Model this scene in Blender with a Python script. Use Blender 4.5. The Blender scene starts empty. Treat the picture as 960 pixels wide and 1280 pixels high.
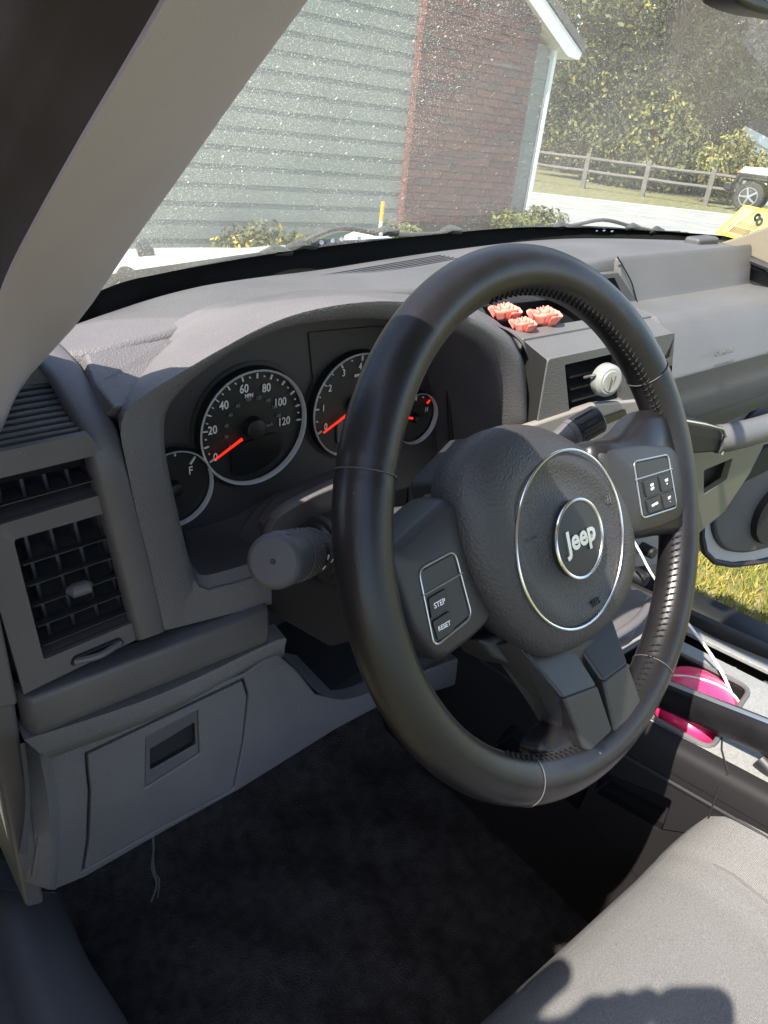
import bpy, bmesh, math, random
from mathutils import Vector, Matrix
import mathutils.geometry as mg
random.seed(7)
S = bpy.context.scene
V = Vector
# ------------------------------------------------------------------ camera
# car frame: X to the passenger side, Y to the nose, Z up, origin at the steering wheel centre
CR = V((0.77221042, -0.63102559, 0.07414694))     # camera right
CD = V((-0.25233648, -0.4116898, -0.87569276))    # camera down
CF = V((0.58311008, 0.6575091, -0.47714193))      # camera forward
CAM = V((-.4028, -.2741, .2541))
cd = bpy.data.cameras.new('camera'); cam = bpy.data.objects.new('camera', cd); S.collection.objects.link(cam)
R = Matrix((CR, -CD, -CF)).transposed().to_4x4(); R.translation = CAM
cam.matrix_world = R
cd.sensor_fit = 'VERTICAL'; cd.sensor_height = 36; cd.lens = 959/1280*36
cd.clip_start = .01; cd.clip_end = 2000
S.camera = cam
# ------------------------------------------------------------------ light
SUN = V((-.58, -.09, .78)).normalized()
w = bpy.data.worlds.new('World'); S.world = w; w.use_nodes = True
nt = w.node_tree; bg = nt.nodes['Background']; sk = nt.nodes.new('ShaderNodeTexSky'); sk.sky_type = 'NISHITA'
sk.sun_disc = False; sk.sun_elevation = math.asin(SUN.z); sk.sun_rotation = math.atan2(SUN.x, SUN.y)
nt.links.new(sk.outputs[0], bg.inputs[0]); bg.inputs[1].default_value = .15
sl = bpy.data.lights.new('sun', 'SUN'); sl.energy = 4.8; sl.angle = math.radians(.5); sl.color = (1, .93, .82)
so = bpy.data.objects.new('sun', sl); S.collection.objects.link(so); so.rotation_euler = SUN.to_track_quat('Z', 'Y').to_euler()
so.location = (-3, -1, 6)
S.view_settings.view_transform = 'Standard'; S.view_settings.look = 'None'; S.view_settings.exposure = 1.6; S.view_settings.gamma = 1
S.render.resolution_x = 768; S.render.resolution_y = 1024
# ------------------------------------------------------------------ tracing helpers
def ray(u, v): return CR*(u-480) + CD*(v-640) + CF*959
def P(u, v, X=None, Y=None, Z=None):
    d = ray(u, v)
    t = (X-CAM.x)/d.x if X is not None else (Y-CAM.y)/d.y if Y is not None else (Z-CAM.z)/d.z
    return CAM + d*t
def PN(u, v, p0, n):
    d = ray(u, v); return CAM + d*((V(p0)-CAM).dot(V(n))/d.dot(V(n)))
# steering wheel frame
_t, _y = .4314, .0812
WN = V((math.sin(_y)*math.cos(_t), -math.cos(_y)*math.cos(_t), math.sin(_t)))
W1 = V((math.cos(_y), math.sin(_y), 0)); W2 = WN.cross(W1)
WM = Matrix((W1, W2, WN)).transposed().to_4x4(); WMI = WM.inverted()
def PW(u, v, h=0): return WMI @ PN(u, v, WN*h, WN)          # in the wheel's own coordinates
def cr(pts, n, closed=False):
    pts = [V(p) for p in pts]; m = len(pts); out = []
    def g(i): return pts[i % m] if closed else pts[max(0, min(m-1, i))]
    segs = m if closed else m-1
    for k in range(n):
        s = k/(n if closed else n-1)*segs; i = min(int(s), segs-1); f = s-i
        a, b, c, d = g(i-1), g(i), g(i+1), g(i+2)
        out.append(.5*((2*b)+(c-a)*f+(2*a-5*b+4*c-d)*f*f+(3*b-a-3*c+d)*f**3))
    return out
def rrect(cx, cy, w_, h_, r, n=5):
    o = []
    for sx, sy, a0 in ((1, 1, 0), (-1, 1, 90), (-1, -1, 180), (1, -1, 270)):
        for k in range(n+1):
            a = math.radians(a0+90*k/n); o.append((cx+sx*(w_/2-r)+r*math.cos(a), cy+sy*(h_/2-r)+r*math.sin(a)))
    return o
def rounded(pts, r, n=4):
    pts = [V(p) for p in pts]; o = []; m = len(pts)
    for i in range(m):
        a, b, c = pts[i-1], pts[i], pts[(i+1) % m]
        d1 = (a-b); d2 = (c-b); rr = min(r, d1.length*.45, d2.length*.45); p = b+d1.normalized()*rr; q = b+d2.normalized()*rr
        for k in range(n+1):
            f = k/n; o.append((1-f)**2*p+2*f*(1-f)*b+f*f*q)
    return o
# ------------------------------------------------------------------ object helpers
def finish(o, bevel=0, seg=2, smooth=True, ang=40):
    me = o.data
    if smooth:
        for p in me.polygons: p.use_smooth = True
        try: me.set_sharp_from_angle(angle=math.radians(ang))
        except Exception: pass
    if bevel:
        m = o.modifiers.new('bevel', 'BEVEL'); m.width = bevel; m.segments = seg; m.limit_method = 'ANGLE'; m.angle_limit = math.radians(35); m.harden_normals = True
    return o
def link(name, me, mat, parent=None):
    o = bpy.data.objects.new(name, me); S.collection.objects.link(o)
    if mat and not me.materials: me.materials.append(mat)
    if parent: o.parent = parent
    return o
def mk(name, vs, fs, mat, parent=None, bevel=0, smooth=True, ang=40, weld=False):
    me = bpy.data.meshes.new(name); me.from_pydata([tuple(v) for v in vs], [], fs)
    bm = bmesh.new(); bm.from_mesh(me)
    if weld: bmesh.ops.remove_doubles(bm, verts=bm.verts, dist=1e-6)
    bmesh.ops.recalc_face_normals(bm, faces=bm.faces)
    bm.to_mesh(me); bm.free()
    return finish(link(name, me, mat, parent), bevel, smooth=smooth, ang=ang)
class MB:
    def __init__(s): s.v = []; s.f = []
    def add(s, vs, fs):
        k = len(s.v); s.v += [V(v) for v in vs]; s.f += [tuple(i+k for i in f) for f in fs]; return s
    def box(s, c, d, M=None):
        c = V(c); vs = [V((c.x+x*d[0]/2, c.y+y*d[1]/2, c.z+z*d[2]/2)) for x in (-1, 1) for y in (-1, 1) for z in (-1, 1)]
        if M: vs = [M @ v for v in vs]
        return s.add(vs, [(0, 1, 3, 2), (4, 6, 7, 5), (0, 4, 5, 1), (2, 3, 7, 6), (0, 2, 6, 4), (1, 5, 7, 3)])
    def prism(s, pts, off):
        pts = [V(p) for p in pts]; off = V(off); n = len(pts)
        return s.add(pts+[p+off for p in pts], [tuple(range(n)), tuple(range(2*n-1, n-1, -1))]+[(i, (i+1) % n, n+(i+1) % n, n+i) for i in range(n)])
    def tube(s, path, r, n=10, cap=True, closed=False, flat=1, up=None):
        path = [V(p) for p in path]; m = len(path); r = r if isinstance(r, (list, tuple)) else [r]*m
        vs = []; fs = []; pu = V(up) if up else None
        for i in range(m):
            t = (path[(i+1) % m]-path[i-1]) if closed else (path[min(i+1, m-1)]-path[max(i-1, 0)])
            t.normalize()
            if pu is None: pu = V((0, 0, 1)) if abs(t.z) < .9 else V((1, 0, 0))
            a = (pu-t*pu.dot(t)).normalized(); b = t.cross(a)
            if up is None: pu = a
            for k in range(n):
                q = 2*math.pi*k/n; vs.append(path[i]+(a*math.cos(q)*flat+b*math.sin(q))*r[i])
        for i in range(m if closed else m-1):
            for k in range(n):
                j = (i+1) % m; fs.append((i*n+k, i*n+(k+1) % n, j*n+(k+1) % n, j*n+k))
        if cap and not closed: fs += [tuple(range(n)), tuple(range((m-1)*n, m*n))]
        return s.add(vs, fs)
    def build(s, name, mat, parent=None, **k): return mk(name, s.v, s.f, mat, parent, **k)
def loft(name, rows, mat, parent=None, cu=False, cv=False, thick=0, **k):
    n = len(rows[0]); m = len(rows); vs = [p for r in rows for p in r]; fs = []
    for i in range(m if cv else m-1):
        for j in range(n if cu else n-1):
            a, b = i, (i+1) % m; c, d = j, (j+1) % n; fs.append((a*n+c, a*n+d, b*n+d, b*n+c))
    o = mk(name, vs, fs, mat, parent, **k)
    if thick:
        q = o.modifiers.new('thick', 'SOLIDIFY'); q.thickness = abs(thick); q.offset = -1 if thick > 0 else 1
    return o
def panel(name, outer, holes, off, mat, parent=None, bevel=0, **k):
    """flat plate with holes, extruded by off"""
    off = V(off); bm = bmesh.new(); loops = []
    for lp in [outer]+list(holes):
        vs = [bm.verts.new(V(p)) for p in lp]; loops.append(vs)
        for i in range(len(vs)): bm.edges.new((vs[i], vs[(i+1) % len(vs)]))
    bmesh.ops.triangle_fill(bm, use_beauty=True, use_dissolve=False, edges=bm.edges[:])
    front = bm.faces[:]; mp = {}
    for v in bm.verts[:]: mp[v] = bm.verts.new(v.co+off)
    for f in front: bm.faces.new([mp[v] for v in reversed(f.verts)])
    for vs in loops:
        for i in range(len(vs)):
            a, b = vs[i], vs[(i+1) % len(vs)]; bm.faces.new((a, b, mp[b], mp[a]))
    bmesh.ops.recalc_face_normals(bm, faces=bm.faces)
    me = bpy.data.meshes.new(name); bm.to_mesh(me); bm.free()
    return finish(link(name, me, mat, parent), bevel, **k)
def tag(o, label=None, cat=None, group=None, kind=None):
    if label: o['label'] = label
    if cat: o['category'] = cat
    if group: o['group'] = group
    if kind: o['kind'] = kind
    return o
def empty(name, loc=(0, 0, 0), M=None):
    o = bpy.data.objects.new(name, None); S.collection.objects.link(o); o.empty_display_size = .05
    if M is not None: o.matrix_world = M
    else: o.location = loc
    return o
def local(o):          # shift children meshes so that world coordinates can be used when building
    return o
def rebase(o):
    """o: an Empty at its base whose children were built in car coordinates -> move child vertices"""
    Mi = (Matrix.Translation(o.location) @ o.rotation_euler.to_matrix().to_4x4()).inverted()
    for c in o.children:
        c.matrix_parent_inverse = Matrix.Identity(4)
        c.location = c.location + Mi.translation
FONT = bpy.data.fonts.load('<builtin>') if False else None
def text(name, body, M, size, mat, parent=None, ext=.0002, bold=0, sx=1):
    cu = bpy.data.curves.new(name, 'FONT'); cu.body = body; cu.size = size; cu.align_x = 'CENTER'; cu.align_y = 'CENTER'; cu.extrude = ext; cu.offset = bold; cu.resolution_u = 3
    to = bpy.data.objects.new(name, cu); S.collection.objects.link(to)
    dg = bpy.context.evaluated_depsgraph_get(); dg.update()
    me = bpy.data.meshes.new_from_object(to.evaluated_get(dg)); bpy.data.objects.remove(to)
    me.transform(M @ Matrix.Diagonal((sx, 1, 1, 1))); me.name = name; me.materials.clear()
    return link(name, me, mat, parent)
def frame(o, x, y, z=None):
    x = V(x).normalized(); y = V(y); z = x.cross(y).normalized(); y = z.cross(x)
    M = Matrix((x, y, z)).transposed().to_4x4(); M.translation = V(o); return M
# ------------------------------------------------------------------ materials
def pmat(name, col, rough=.5, metal=0, bump=None, var=None, spec=.5, coat=0, sheen=0, fleck=None):
    m = bpy.data.materials.new(name); m.use_nodes = True; n = m.node_tree; b = n.nodes['Principled BSDF']
    b.inputs['Base Color'].default_value = (*col, 1); b.inputs['Roughness'].default_value = rough; b.inputs['Metallic'].default_value = metal
    b.inputs['Specular IOR Level'].default_value = spec
    if coat: b.inputs['Coat Weight'].default_value = coat; b.inputs['Coat Roughness'].default_value = .08
    if sheen: b.inputs['Sheen Weight'].default_value = sheen
    tc = n.nodes.new('ShaderNodeTexCoord')
    def noise(scale, det=4):
        t = n.nodes.new('ShaderNodeTexNoise'); t.inputs['Scale'].default_value = scale; t.inputs['Detail'].default_value = det
        n.links.new(tc.outputs['Object'], t.inputs['Vector']); return t
    if var:     # (scale, low mult, high mult)
        t = noise(var[0], 6); r = n.nodes.new('ShaderNodeMapRange'); r.inputs[1].default_value = .3; r.inputs[2].default_value = .7; r.inputs[3].default_value = var[1]; r.inputs[4].default_value = var[2]
        n.links.new(t.outputs[0], r.inputs[0])
        mx = n.nodes.new('ShaderNodeVectorMath'); mx.operation = 'SCALE'; mx.inputs[0].default_value = col; n.links.new(r.outputs[0], mx.inputs['Scale']); n.links.new(mx.outputs[0], b.inputs['Base Color'])
        last = mx.outputs[0]
    else: last = None
    if fleck:   # (scale, threshold, colour, amount): dust specks
        t = noise(fleck[0], 2); r = n.nodes.new('ShaderNodeMapRange'); r.inputs[1].default_value = fleck[1]; r.inputs[2].default_value = fleck[1]+.05; r.inputs[4].default_value = fleck[3]
        n.links.new(t.outputs[0], r.inputs[0]); mi = n.nodes.new('ShaderNodeMix'); mi.data_type = 'RGBA'
        n.links.new(r.outputs[0], mi.inputs[0]); mi.inputs[6].default_value = (*col, 1); mi.inputs[7].default_value = (*fleck[2], 1)
        if last: n.links.new(last, mi.inputs[6])
        n.links.new(mi.outputs[2], b.inputs['Base Color'])
    if bump:    # (kind, scale, strength, distance)
        if bump[0] == 'vor':
            t = n.nodes.new('ShaderNodeTexVoronoi'); t.feature = 'SMOOTH_F1'; t.inputs['Scale'].default_value = bump[1]; n.links.new(tc.outputs['Object'], t.inputs['Vector']); out = t.outputs[0]
        elif bump[0] == 'weave':
            out = None
            for rx in (0, 1):
                wv = n.nodes.new('ShaderNodeTexWave'); wv.bands_direction = 'X' if rx else 'Y'; wv.inputs['Scale'].default_value = bump[1]; wv.inputs['Distortion'].default_value = .6; n.links.new(tc.outputs['Object'], wv.inputs['Vector'])
                if out is None: out = wv.outputs[1]
                else:
                    ma = n.nodes.new('ShaderNodeMath'); ma.operation = 'ADD'; n.links.new(out, ma.inputs[0]); n.links.new(wv.outputs[1], ma.inputs[1]); out = ma.outputs[0]
        else: out = noise(bump[1], 5).outputs[0]
        bp = n.nodes.new('ShaderNodeBump'); bp.inputs['Strength'].default_value = bump[2]; bp.inputs['Distance'].default_value = bump[3]
        n.links.new(out, bp.inputs['Height']); n.links.new(bp.outputs[0], b.inputs['Normal'])
    return m
M_dash = pmat('dash_plastic', (.108, .101, .105), .52, bump=('vor', 760, .6, .0010), var=(9, .85, 1.12), fleck=(260, .70, (.30, .29, .28), .30))
M_dash2 = pmat('dash_smooth', (.088, .082, .086), .5, bump=('noise', 900, .35, .0007), var=(11, .85, 1.12), fleck=(320, .71, (.28, .27, .26), .25))
M_dark = pmat('dark_plastic', (.020, .019, .020), .55, spec=.35, bump=('noise', 800, .2, .0005))
M_pass = pmat('pad_plastic', (.11, .105, .107), .5, bump=('vor', 700, .4, .001), var=(7, .9, 1.08))
M_black = pmat('black_plastic', (.012, .012, .013), .45)
M_void = pmat('vent_void', (.006, .006, .008), .7)
M_leather = pmat('black_leather', (.0095, .0088, .010), .34, spec=.36, bump=('vor', 520, .12, .0006), var=(30, .8, 1.3), fleck=(190, .765, (.2, .2, .19), .5))
M_pad = pmat('airbag_pad', (.030, .028, .030), .5, bump=('vor', 620, .5, .0010))
M_spoke = pmat('spoke_satin', (.020, .019, .020), .45, bump=('noise', 1500, .25, .0004))
M_thread = pmat('grey_thread', (.06, .058, .056), .7)
M_chrome = pmat('chrome', (.75, .75, .76), .2, 1)
M_ring = pmat('gauge_ring_silver', (.80, .79, .77), .3, .25)
M_silver = pmat('satin_silver', (.5, .5, .5), .3, .9)
M_dial = pmat('dial_face', (.012, .012, .013), .5)
M_print = pmat('dial_print', (.75, .75, .74), .5)
M_dim = pmat('dial_print_dim', (.16, .16, .17), .5)
M_red = pmat('needle_red', (.95, .02, .01), .4); M_red.node_tree.nodes['Principled BSDF'].inputs['Emission Color'].default_value = (1, .03, .01, 1); M_red.node_tree.nodes['Principled BSDF'].inputs['Emission Strength'].default_value = .35
M_lcd = pmat('display_glass', (.010, .010, .012), .3)
M_pillar = pmat('pillar_trim', (.37, .33, .355), .75, bump=('noise', 1200, .3, .0005), var=(5, .94, 1.04))
M_tan = pmat('tan_trim', (.20, .168, .125), .7)
M_bounce = pmat('trim_grass_bounce', (.16, .145, .10), .6, bump=('noise', 900, .2, .0005))  # grey plastic tinted for light bounced off the lawn
M_rubber = pmat('rubber_seal', (.028, .025, .030), .65, bump=('noise', 500, .2, .0005), var=(20, .7, 1.3))
M_carpet = pmat('black_carpet', (.062, .057, .058), 1.0, spec=.1, bump=('noise', 450, 1, .008), var=(60, .7, 1.35))
M_fabric = pmat('seat_fabric', (.185, .182, .180), .95, spec=.2, bump=('weave', 300, .7, .001), var=(900, .74, 1.28))
M_consol = pmat('console_metal_paint', (.22, .22, .215), .45, bump=('noise', 1100, .25, .0004), var=(400, .8, 1.15))
M_pink = pmat('pink_plastic', (.78, .03, .12), .28, coat=.3)
M_pinkc = pmat('magenta_cloth', (.62, .01, .06), .6)
M_white = pmat('white_cable', (.72, .7, .66), .4)
M_whitep = pmat('white_plastic', (.26, .265, .26), .4)
M_coral = pmat('coral_fabric', (.86, .25, .2), .8, var=(60, .75, 1.15))
M_paint = pmat('white_car_paint', (.75, .74, .68), .25, coat=.6, fleck=(45, .72, (.35, .32, .25), .5))
M_wiper = pmat('wiper_metal', (.035, .035, .034), .45, var=(60, .6, 1.8))
M_cowl = pmat('cowl_plastic', (.035, .034, .030), .85, spec=.12, var=(25, .7, 1.5))
M_side = pmat('grey_green_siding', (.175, .195, .17), .65, var=(2.5, .9, 1.06))
M_sidet = pmat('siding_trim', (.78, .80, .74), .55)
M_mortar = pmat('mortar', (.075, .05, .045), .9)
M_brick = [pmat('brick_red_%d' % i, c, .85, var=(14, .75, 1.25), bump=('noise', 60, .5, .004)) for i, c in enumerate([(.095, .030, .024), (.080, .026, .023), (.105, .040, .029), (.055, .028, .027)])]
M_soffit = pmat('white_soffit', (.72, .73, .68), .5)
M_roof = pmat('shingle_roof', (.10, .095, .09), .9, bump=('noise', 40, .5, .01))
M_road = pmat('asphalt', (.24, .235, .22), .9, bump=('noise', 30, .4, .01), var=(2, .85, 1.12))
M_lane = pmat('lane_paint', (.62, .58, .38), .7)
M_wood = pmat('weathered_wood', (.11, .10, .085), .85, var=(6, .8, 1.15))
M_bark = pmat('bark', (.07, .055, .04), .9)
M_leaf = [pmat('leaf_%d' % i, c, .6, spec=.3) for i, c in enumerate([(.055, .066, .018), (.105, .112, .026), (.21, .175, .03), (.030, .036, .013)])]
for m in M_leaf:
    b = m.node_tree.nodes['Principled BSDF']; b.inputs['Subsurface Weight'].default_value = 0
    b.inputs['Transmission Weight'].default_value = 0
M_ochre = pmat('orange_paint', (.8, .3, .02), .5)
M_skin = pmat('skin', (.55, .3, .22), .5)
M_phone = pmat('phone_body', (.02, .02, .022), .3)
M_headl = pmat('headliner', (.35, .33, .3), .9)
# windshield glass: clear pane, grazing reflections, dust film with specks and wiped streaks
def glass_mat(name, dusty):
    m = bpy.data.materials.new(name); m.use_nodes = True; n = m.node_tree; n.nodes.clear()
    out = n.nodes.new('ShaderNodeOutputMaterial'); tr = n.nodes.new('ShaderNodeBsdfTransparent'); gl = n.nodes.new('ShaderNodeBsdfGlossy'); gl.inputs['Roughness'].default_value = .015
    lw = n.nodes.new('ShaderNodeLayerWeight'); lw.inputs[0].default_value = .5
    pw = n.nodes.new('ShaderNodeMath'); pw.operation = 'POWER'; pw.inputs[1].default_value = 5; n.links.new(lw.outputs['Facing'], pw.inputs[0])
    fr = n.nodes.new('ShaderNodeMath'); fr.operation = 'MULTIPLY_ADD'; fr.inputs[1].default_value = .94; fr.inputs[2].default_value = .06; n.links.new(pw.outputs[0], fr.inputs[0])
    tr.inputs[0].default_value = (.93, .97, .93, 1)
    mx = n.nodes.new('ShaderNodeMixShader'); n.links.new(fr.outputs[0], mx.inputs[0]); n.links.new(tr.outputs[0], mx.inputs[1]); n.links.new(gl.outputs[0], mx.inputs[2])
    if not dusty: n.links.new(mx.outputs[0], out.inputs[0]); return m
    df = n.nodes.new('ShaderNodeBsdfDiffuse'); df.inputs[0].default_value = (.78, .76, .68, 1); tl = n.nodes.new('ShaderNodeBsdfTranslucent'); tl.inputs[0].default_value = (.78, .76, .68, 1)
    dt = n.nodes.new('ShaderNodeMixShader'); dt.inputs[0].default_value = .6; n.links.new(df.outputs[0], dt.inputs[1]); n.links.new(tl.outputs[0], dt.inputs[2])
    tc = n.nodes.new('ShaderNodeTexCoord')
    def mr(src, a, b, c, d):
        r = n.nodes.new('ShaderNodeMapRange'); n.links.new(src, r.inputs[0])
        for i, x in enumerate((a, b, c, d)): r.inputs[i+1].default_value = x
        return r.outputs[0]
    def noise(sc, det, rot=None, scl=None):
        t = n.nodes.new('ShaderNodeTexNoise'); t.inputs['Scale'].default_value = sc; t.inputs['Detail'].default_value = det
        if rot is not None:
            mp = n.nodes.new('ShaderNodeMapping'); mp.inputs['Rotation'].default_value = rot; mp.inputs['Scale'].default_value = scl
            n.links.new(tc.outputs['UV'], mp.inputs[0]); n.links.new(mp.outputs[0], t.inputs['Vector'])
        else: n.links.new(tc.outputs['Object'], t.inputs['Vector'])
        return t.outputs[0]
    def math_(op, a, b):
        q = n.nodes.new('ShaderNodeMath'); q.operation = op
        for i, x in enumerate((a, b)):
            if isinstance(x, (int, float)): q.inputs[i].default_value = x
            else: n.links.new(x, q.inputs[i])
        return q.outputs[0]
    base = mr(noise(3, 3), .35, .7, .055, .10)
    sp1 = mr(noise(700, 2), .55, .67, 0, .30); sp2 = mr(noise(230, 2), .685, .735, 0, .6)
    zone = mr(noise(4, 2), .35, .6, .35, 1.0)
    sp = math_('MULTIPLY', math_('MAXIMUM', sp1, sp2), zone)
    st = math_('MULTIPLY', mr(noise(1, 3, (0, 0, math.radians(28)), (2.5, 38, 1)), .62, .80, 0, .42), mr(noise(1, 2, (0, 0, 0), (3.5, 5, 1)), .55, .68, 0, 1))
    tot = math_('MINIMUM', math_('ADD', math_('ADD', base, sp), st), .9)
    m2 = n.nodes.new('ShaderNodeMixShader'); n.links.new(tot, m2.inputs[0]); n.links.new(mx.outputs[0], m2.inputs[1]); n.links.new(dt.outputs[0], m2.inputs[2])
    n.links.new(m2.outputs[0], out.inputs[0]); return m
M_glass = glass_mat('dusty_windshield', True)
M_lens = glass_mat('clear_lens', False)
def grassmat(name, c1, c2, c3, sc):
    m = pmat(name, c1, .9, bump=('noise', sc*3, .8, .03)); n = m.node_tree; b = n.nodes['Principled BSDF']
    tc = n.nodes.new('ShaderNodeTexCoord'); t = n.nodes.new('ShaderNodeTexNoise'); t.inputs['Scale'].default_value = sc; t.inputs['Detail'].default_value = 8; n.links.new(tc.outputs['Object'], t.inputs['Vector'])
    r = n.nodes.new('ShaderNodeValToRGB'); e = r.color_ramp.elements; e[0].position = .35; e[0].color = (*c1, 1); e[1].position = .65; e[1].color = (*c3, 1); k = e.new(.5); k.color = (*c2, 1)
    n.links.new(t.outputs[0], r.inputs[0]); n.links.new(r.outputs[0], b.inputs['Base Color']); return m
M_ground = grassmat('lawn_ground', (.065, .07, .03), (.13, .125, .045), (.20, .17, .08), 9)
#SECTION_SETTING
# ================================================================== THE SETTING OUTSIDE (frame tilted with the slope the car stands on)
EX = V((1610, -23, -71)).normalized(); EY = V((0, 1, 0)); EY = (EY-EX*EY.dot(EX)).normalized(); EZ = EX.cross(EY)
H = 1.4
EM = Matrix((EX, EY, EZ)).transposed().to_4x4(); EM.translation = CAM-EZ*H; EMI = EM.inverted()
def PE(u, v, x=None, y=None, z=None):
    d = EMI.to_3x3() @ ray(u, v); o = V((0, 0, H))
    t = (x-o.x)/d.x if x is not None else (y-o.y)/d.y if y is not None else (z-o.z)/d.z
    return o+d*t
def eobj(name, x=0, y=0, z=0, rz=0): return empty(name, M=EM @ Matrix.Translation((x, y, z)) @ Matrix.Rotation(rz, 4, 'Z'))
def gh(x, y):
    s = max(0, min(1, (math.hypot(x, y)-4.5)/3.5)); return .33*s*s*(3-2*s)
# ground sheet
xs = [-900, -300, -100, -40, -20, -12]+[-8+.5*i for i in range(53)]+[22, 30, 45, 70, 120, 300, 900]
gv = [EM @ V((x, y, gh(x, y)-.004)) for y in xs for x in xs]; gn = len(xs)
gd = mk('ground', gv, [(j*gn+i, j*gn+i+1, (j+1)*gn+i+1, (j+1)*gn+i) for j in range(gn-1) for i in range(gn-1)], M_ground)
tag(gd, 'sunlit yellow green lawn around the parked car', kind='structure')
# road: straight strip on the raised ground
n1, n2 = PE(640, 275, z=.33), PE(860, 300, z=.33); f1, f2 = PE(665, 240, z=.33), PE(930, 268, z=.33)
rd = ((n2-n1).normalized()+(f2-f1).normalized()).normalized(); rn = V((-rd.y, rd.x, 0)); W_R = (f1-n1).dot(rn)
def RP(s, q, z=.33): return EM @ V((n1.x+rd.x*s+rn.x*q, n1.y+rd.y*s+rn.y*q, z))     # along, across
def strip(name, q0, q1, z, mat, s0=-60, s1=60, parent=None, n=60):
    vs = []; 
    for i in range(n+1):
        s = s0+(s1-s0)*i/n; vs += [RP(s, q0, z), RP(s, q1, z)]
    return mk(name, vs, [(2*i, 2*i+1, 2*i+3, 2*i+2) for i in range(n)], mat, parent, smooth=False)
r_ = strip('road', 0, W_R, .336, M_road); tag(r_, 'pale grey two lane country road in sun', kind='structure')
q_ = strip('road_centre_line', W_R*.5-.16, W_R*.5-.06, .342, M_lane); tag(q_, 'faded yellow centre line on the road', kind='structure')
q_ = strip('road_edge_line', W_R*.94-.05, W_R*.94+.05, .342, M_sidet); tag(q_, 'faded white edge line on the far side of the road', kind='structure')
sh = strip('road_shoulder', -.9, -.002, .334, grassmat('gravel_shoulder', (.30, .27, .2), (.38, .34, .24), (.25, .24, .1), 4)); tag(sh, 'sandy shoulder along the near edge of the road', kind='structure')
# lawn blades beside the open passenger door
def blades(name, label, x0, x1, y0, y1, n, h, mats, wd=.004):
    rnd = random.Random(3); vs = []; fs = []; mi = []
    for i in range(n):
        x, y = rnd.uniform(x0, x1), rnd.uniform(y0, y1); g = gh(x, y); a = rnd.uniform(0, 6.28); L = h*rnd.uniform(.4, 1.1); c, s = math.cos(a), math.sin(a)
        k = len(vs); lean = rnd.uniform(.1, .9)*L; b = rnd.uniform(0, 6.28)
        vs += [EM @ V((x-c*wd, y-s*wd, g-.01)), EM @ V((x+c*wd, y+s*wd, g-.01)), EM @ V((x+math.cos(b)*lean, y+math.sin(b)*lean, g+L*.8))]
        fs.append((k, k+1, k+2)); mi.append(0 if rnd.random() < .45 else 1 if rnd.random() < .6 else 2)
    me = bpy.data.meshes.new(name); me.from_pydata([tuple(v) for v in vs], [], fs)
    for m in mats: me.materials.append(m)
    me.polygons.foreach_set('material_index', mi)
    o = link(name, me, None); tag(o, label, kind='stuff'); return o
M_gr = [pmat('grass_%d' % i, c, .7) for i, c in enumerate([(.12, .14, .015), (.24, .21, .025), (.30, .22, .06)])]
blades('grass', 'dense yellow green grass in full sun beside the open passenger door', 1.9, 4.6, .1, 2.6, 60000, .05, M_gr)
# ---------------------------------------------------------------- house with gable, chimney
HY = 6.0
house = eobj('house', 6, HY, .2)
tag(house, 'grey green clapboard house gable with white corner trim and soffit', 'house')
hb = V((6, HY, .2))
def HL(p): return V(p)-hb                      # setting frame -> house frame
cor = PE(688, 100, y=HY).x                      # right corner
ea = HL(PE(727, 70, y=HY-.12)); rk = HL(PE(683, 6, y=HY-.12)); slope = (rk.z-ea.z)/(ea.x-rk.x)
ridge_x = -4.2; LW = -7.5
def roof_z(x): return ea.z+slope*(ea.x-x) if x > ridge_x else ea.z+slope*(ea.x-ridge_x)-slope*(ridge_x-x)
cx_ = cor-hb.x
wl = MB().prism([(LW, .03, -.6), (cx_-.02, .03, -.6), (cx_-.02, .03, roof_z(cx_)-.22), (ridge_x, .03, roof_z(ridge_x)-.22), (LW, .03, roof_z(LW)-.22)], (0, 7, 0))
wl.build('wall', M_side, house)
expo = .104*HY/4.4; z0 = HL(PE(407, 169, y=HY)).z % expo - expo*3
bmesh_cache = None
for k in range(40):
    z = z0+k*expo; x0, x1 = LW, cx_-.05
    if z > roof_z(x1)-.3: x1 = ea.x-(z+.3-ea.z)/slope
    if x1 > .2+cx_: x1 = cx_
    if z > 3.5 or x1 < LW+.3: break
    if z > roof_z(LW)-.3: x0 = LW+0.0
    b = MB(); q = [(x0, .028, z), (x0, .013, z), (x0, .021, z+expo+.012), (x0, .028, z+expo+.012)]
    b.prism(q, (x1-x0, 0, 0)).build('clapboard', M_side, house, smooth=False)
MB().box((cx_-.02, -.005, roof_z(cx_)/2-.4), (.045, .05, roof_z(cx_)+.55)).build('corner_trim', M_sidet, house, bevel=.004)
rf = MB(); t_ = .11
rf.prism([(ea.x+.02, -.13, ea.z+.03), (ridge_x, -.13, roof_z(ridge_x)+.03), (ridge_x, -.13, roof_z(ridge_x)+t_), (ea.x+.02, -.13, ea.z+t_)], (0, 7.8, 0))
rf.prism([(2*ridge_x-ea.x, -.13, ea.z+.03), (ridge_x, -.13, roof_z(ridge_x)+.03), (ridge_x, -.13, roof_z(ridge_x)+t_), (2*ridge_x-ea.x, -.13, ea.z+t_)], (0, 7.8, 0))
rf.build('roof', M_roof, house, smooth=False)
so_ = MB().prism([(ea.x, -.12, ea.z+.025), (ridge_x, -.12, roof_z(ridge_x)+.025), (ridge_x, -.12, roof_z(ridge_x)-.06), (ea.x-.25, -.12, ea.z+.25*slope-.14), (ea.x-.20, -.12, ea.z-.03), (ea.x-.03, -.12, ea.z-.04)], (0, 7.7, 0))
so_.build('soffit', M_soffit, house, smooth=False)
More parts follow.
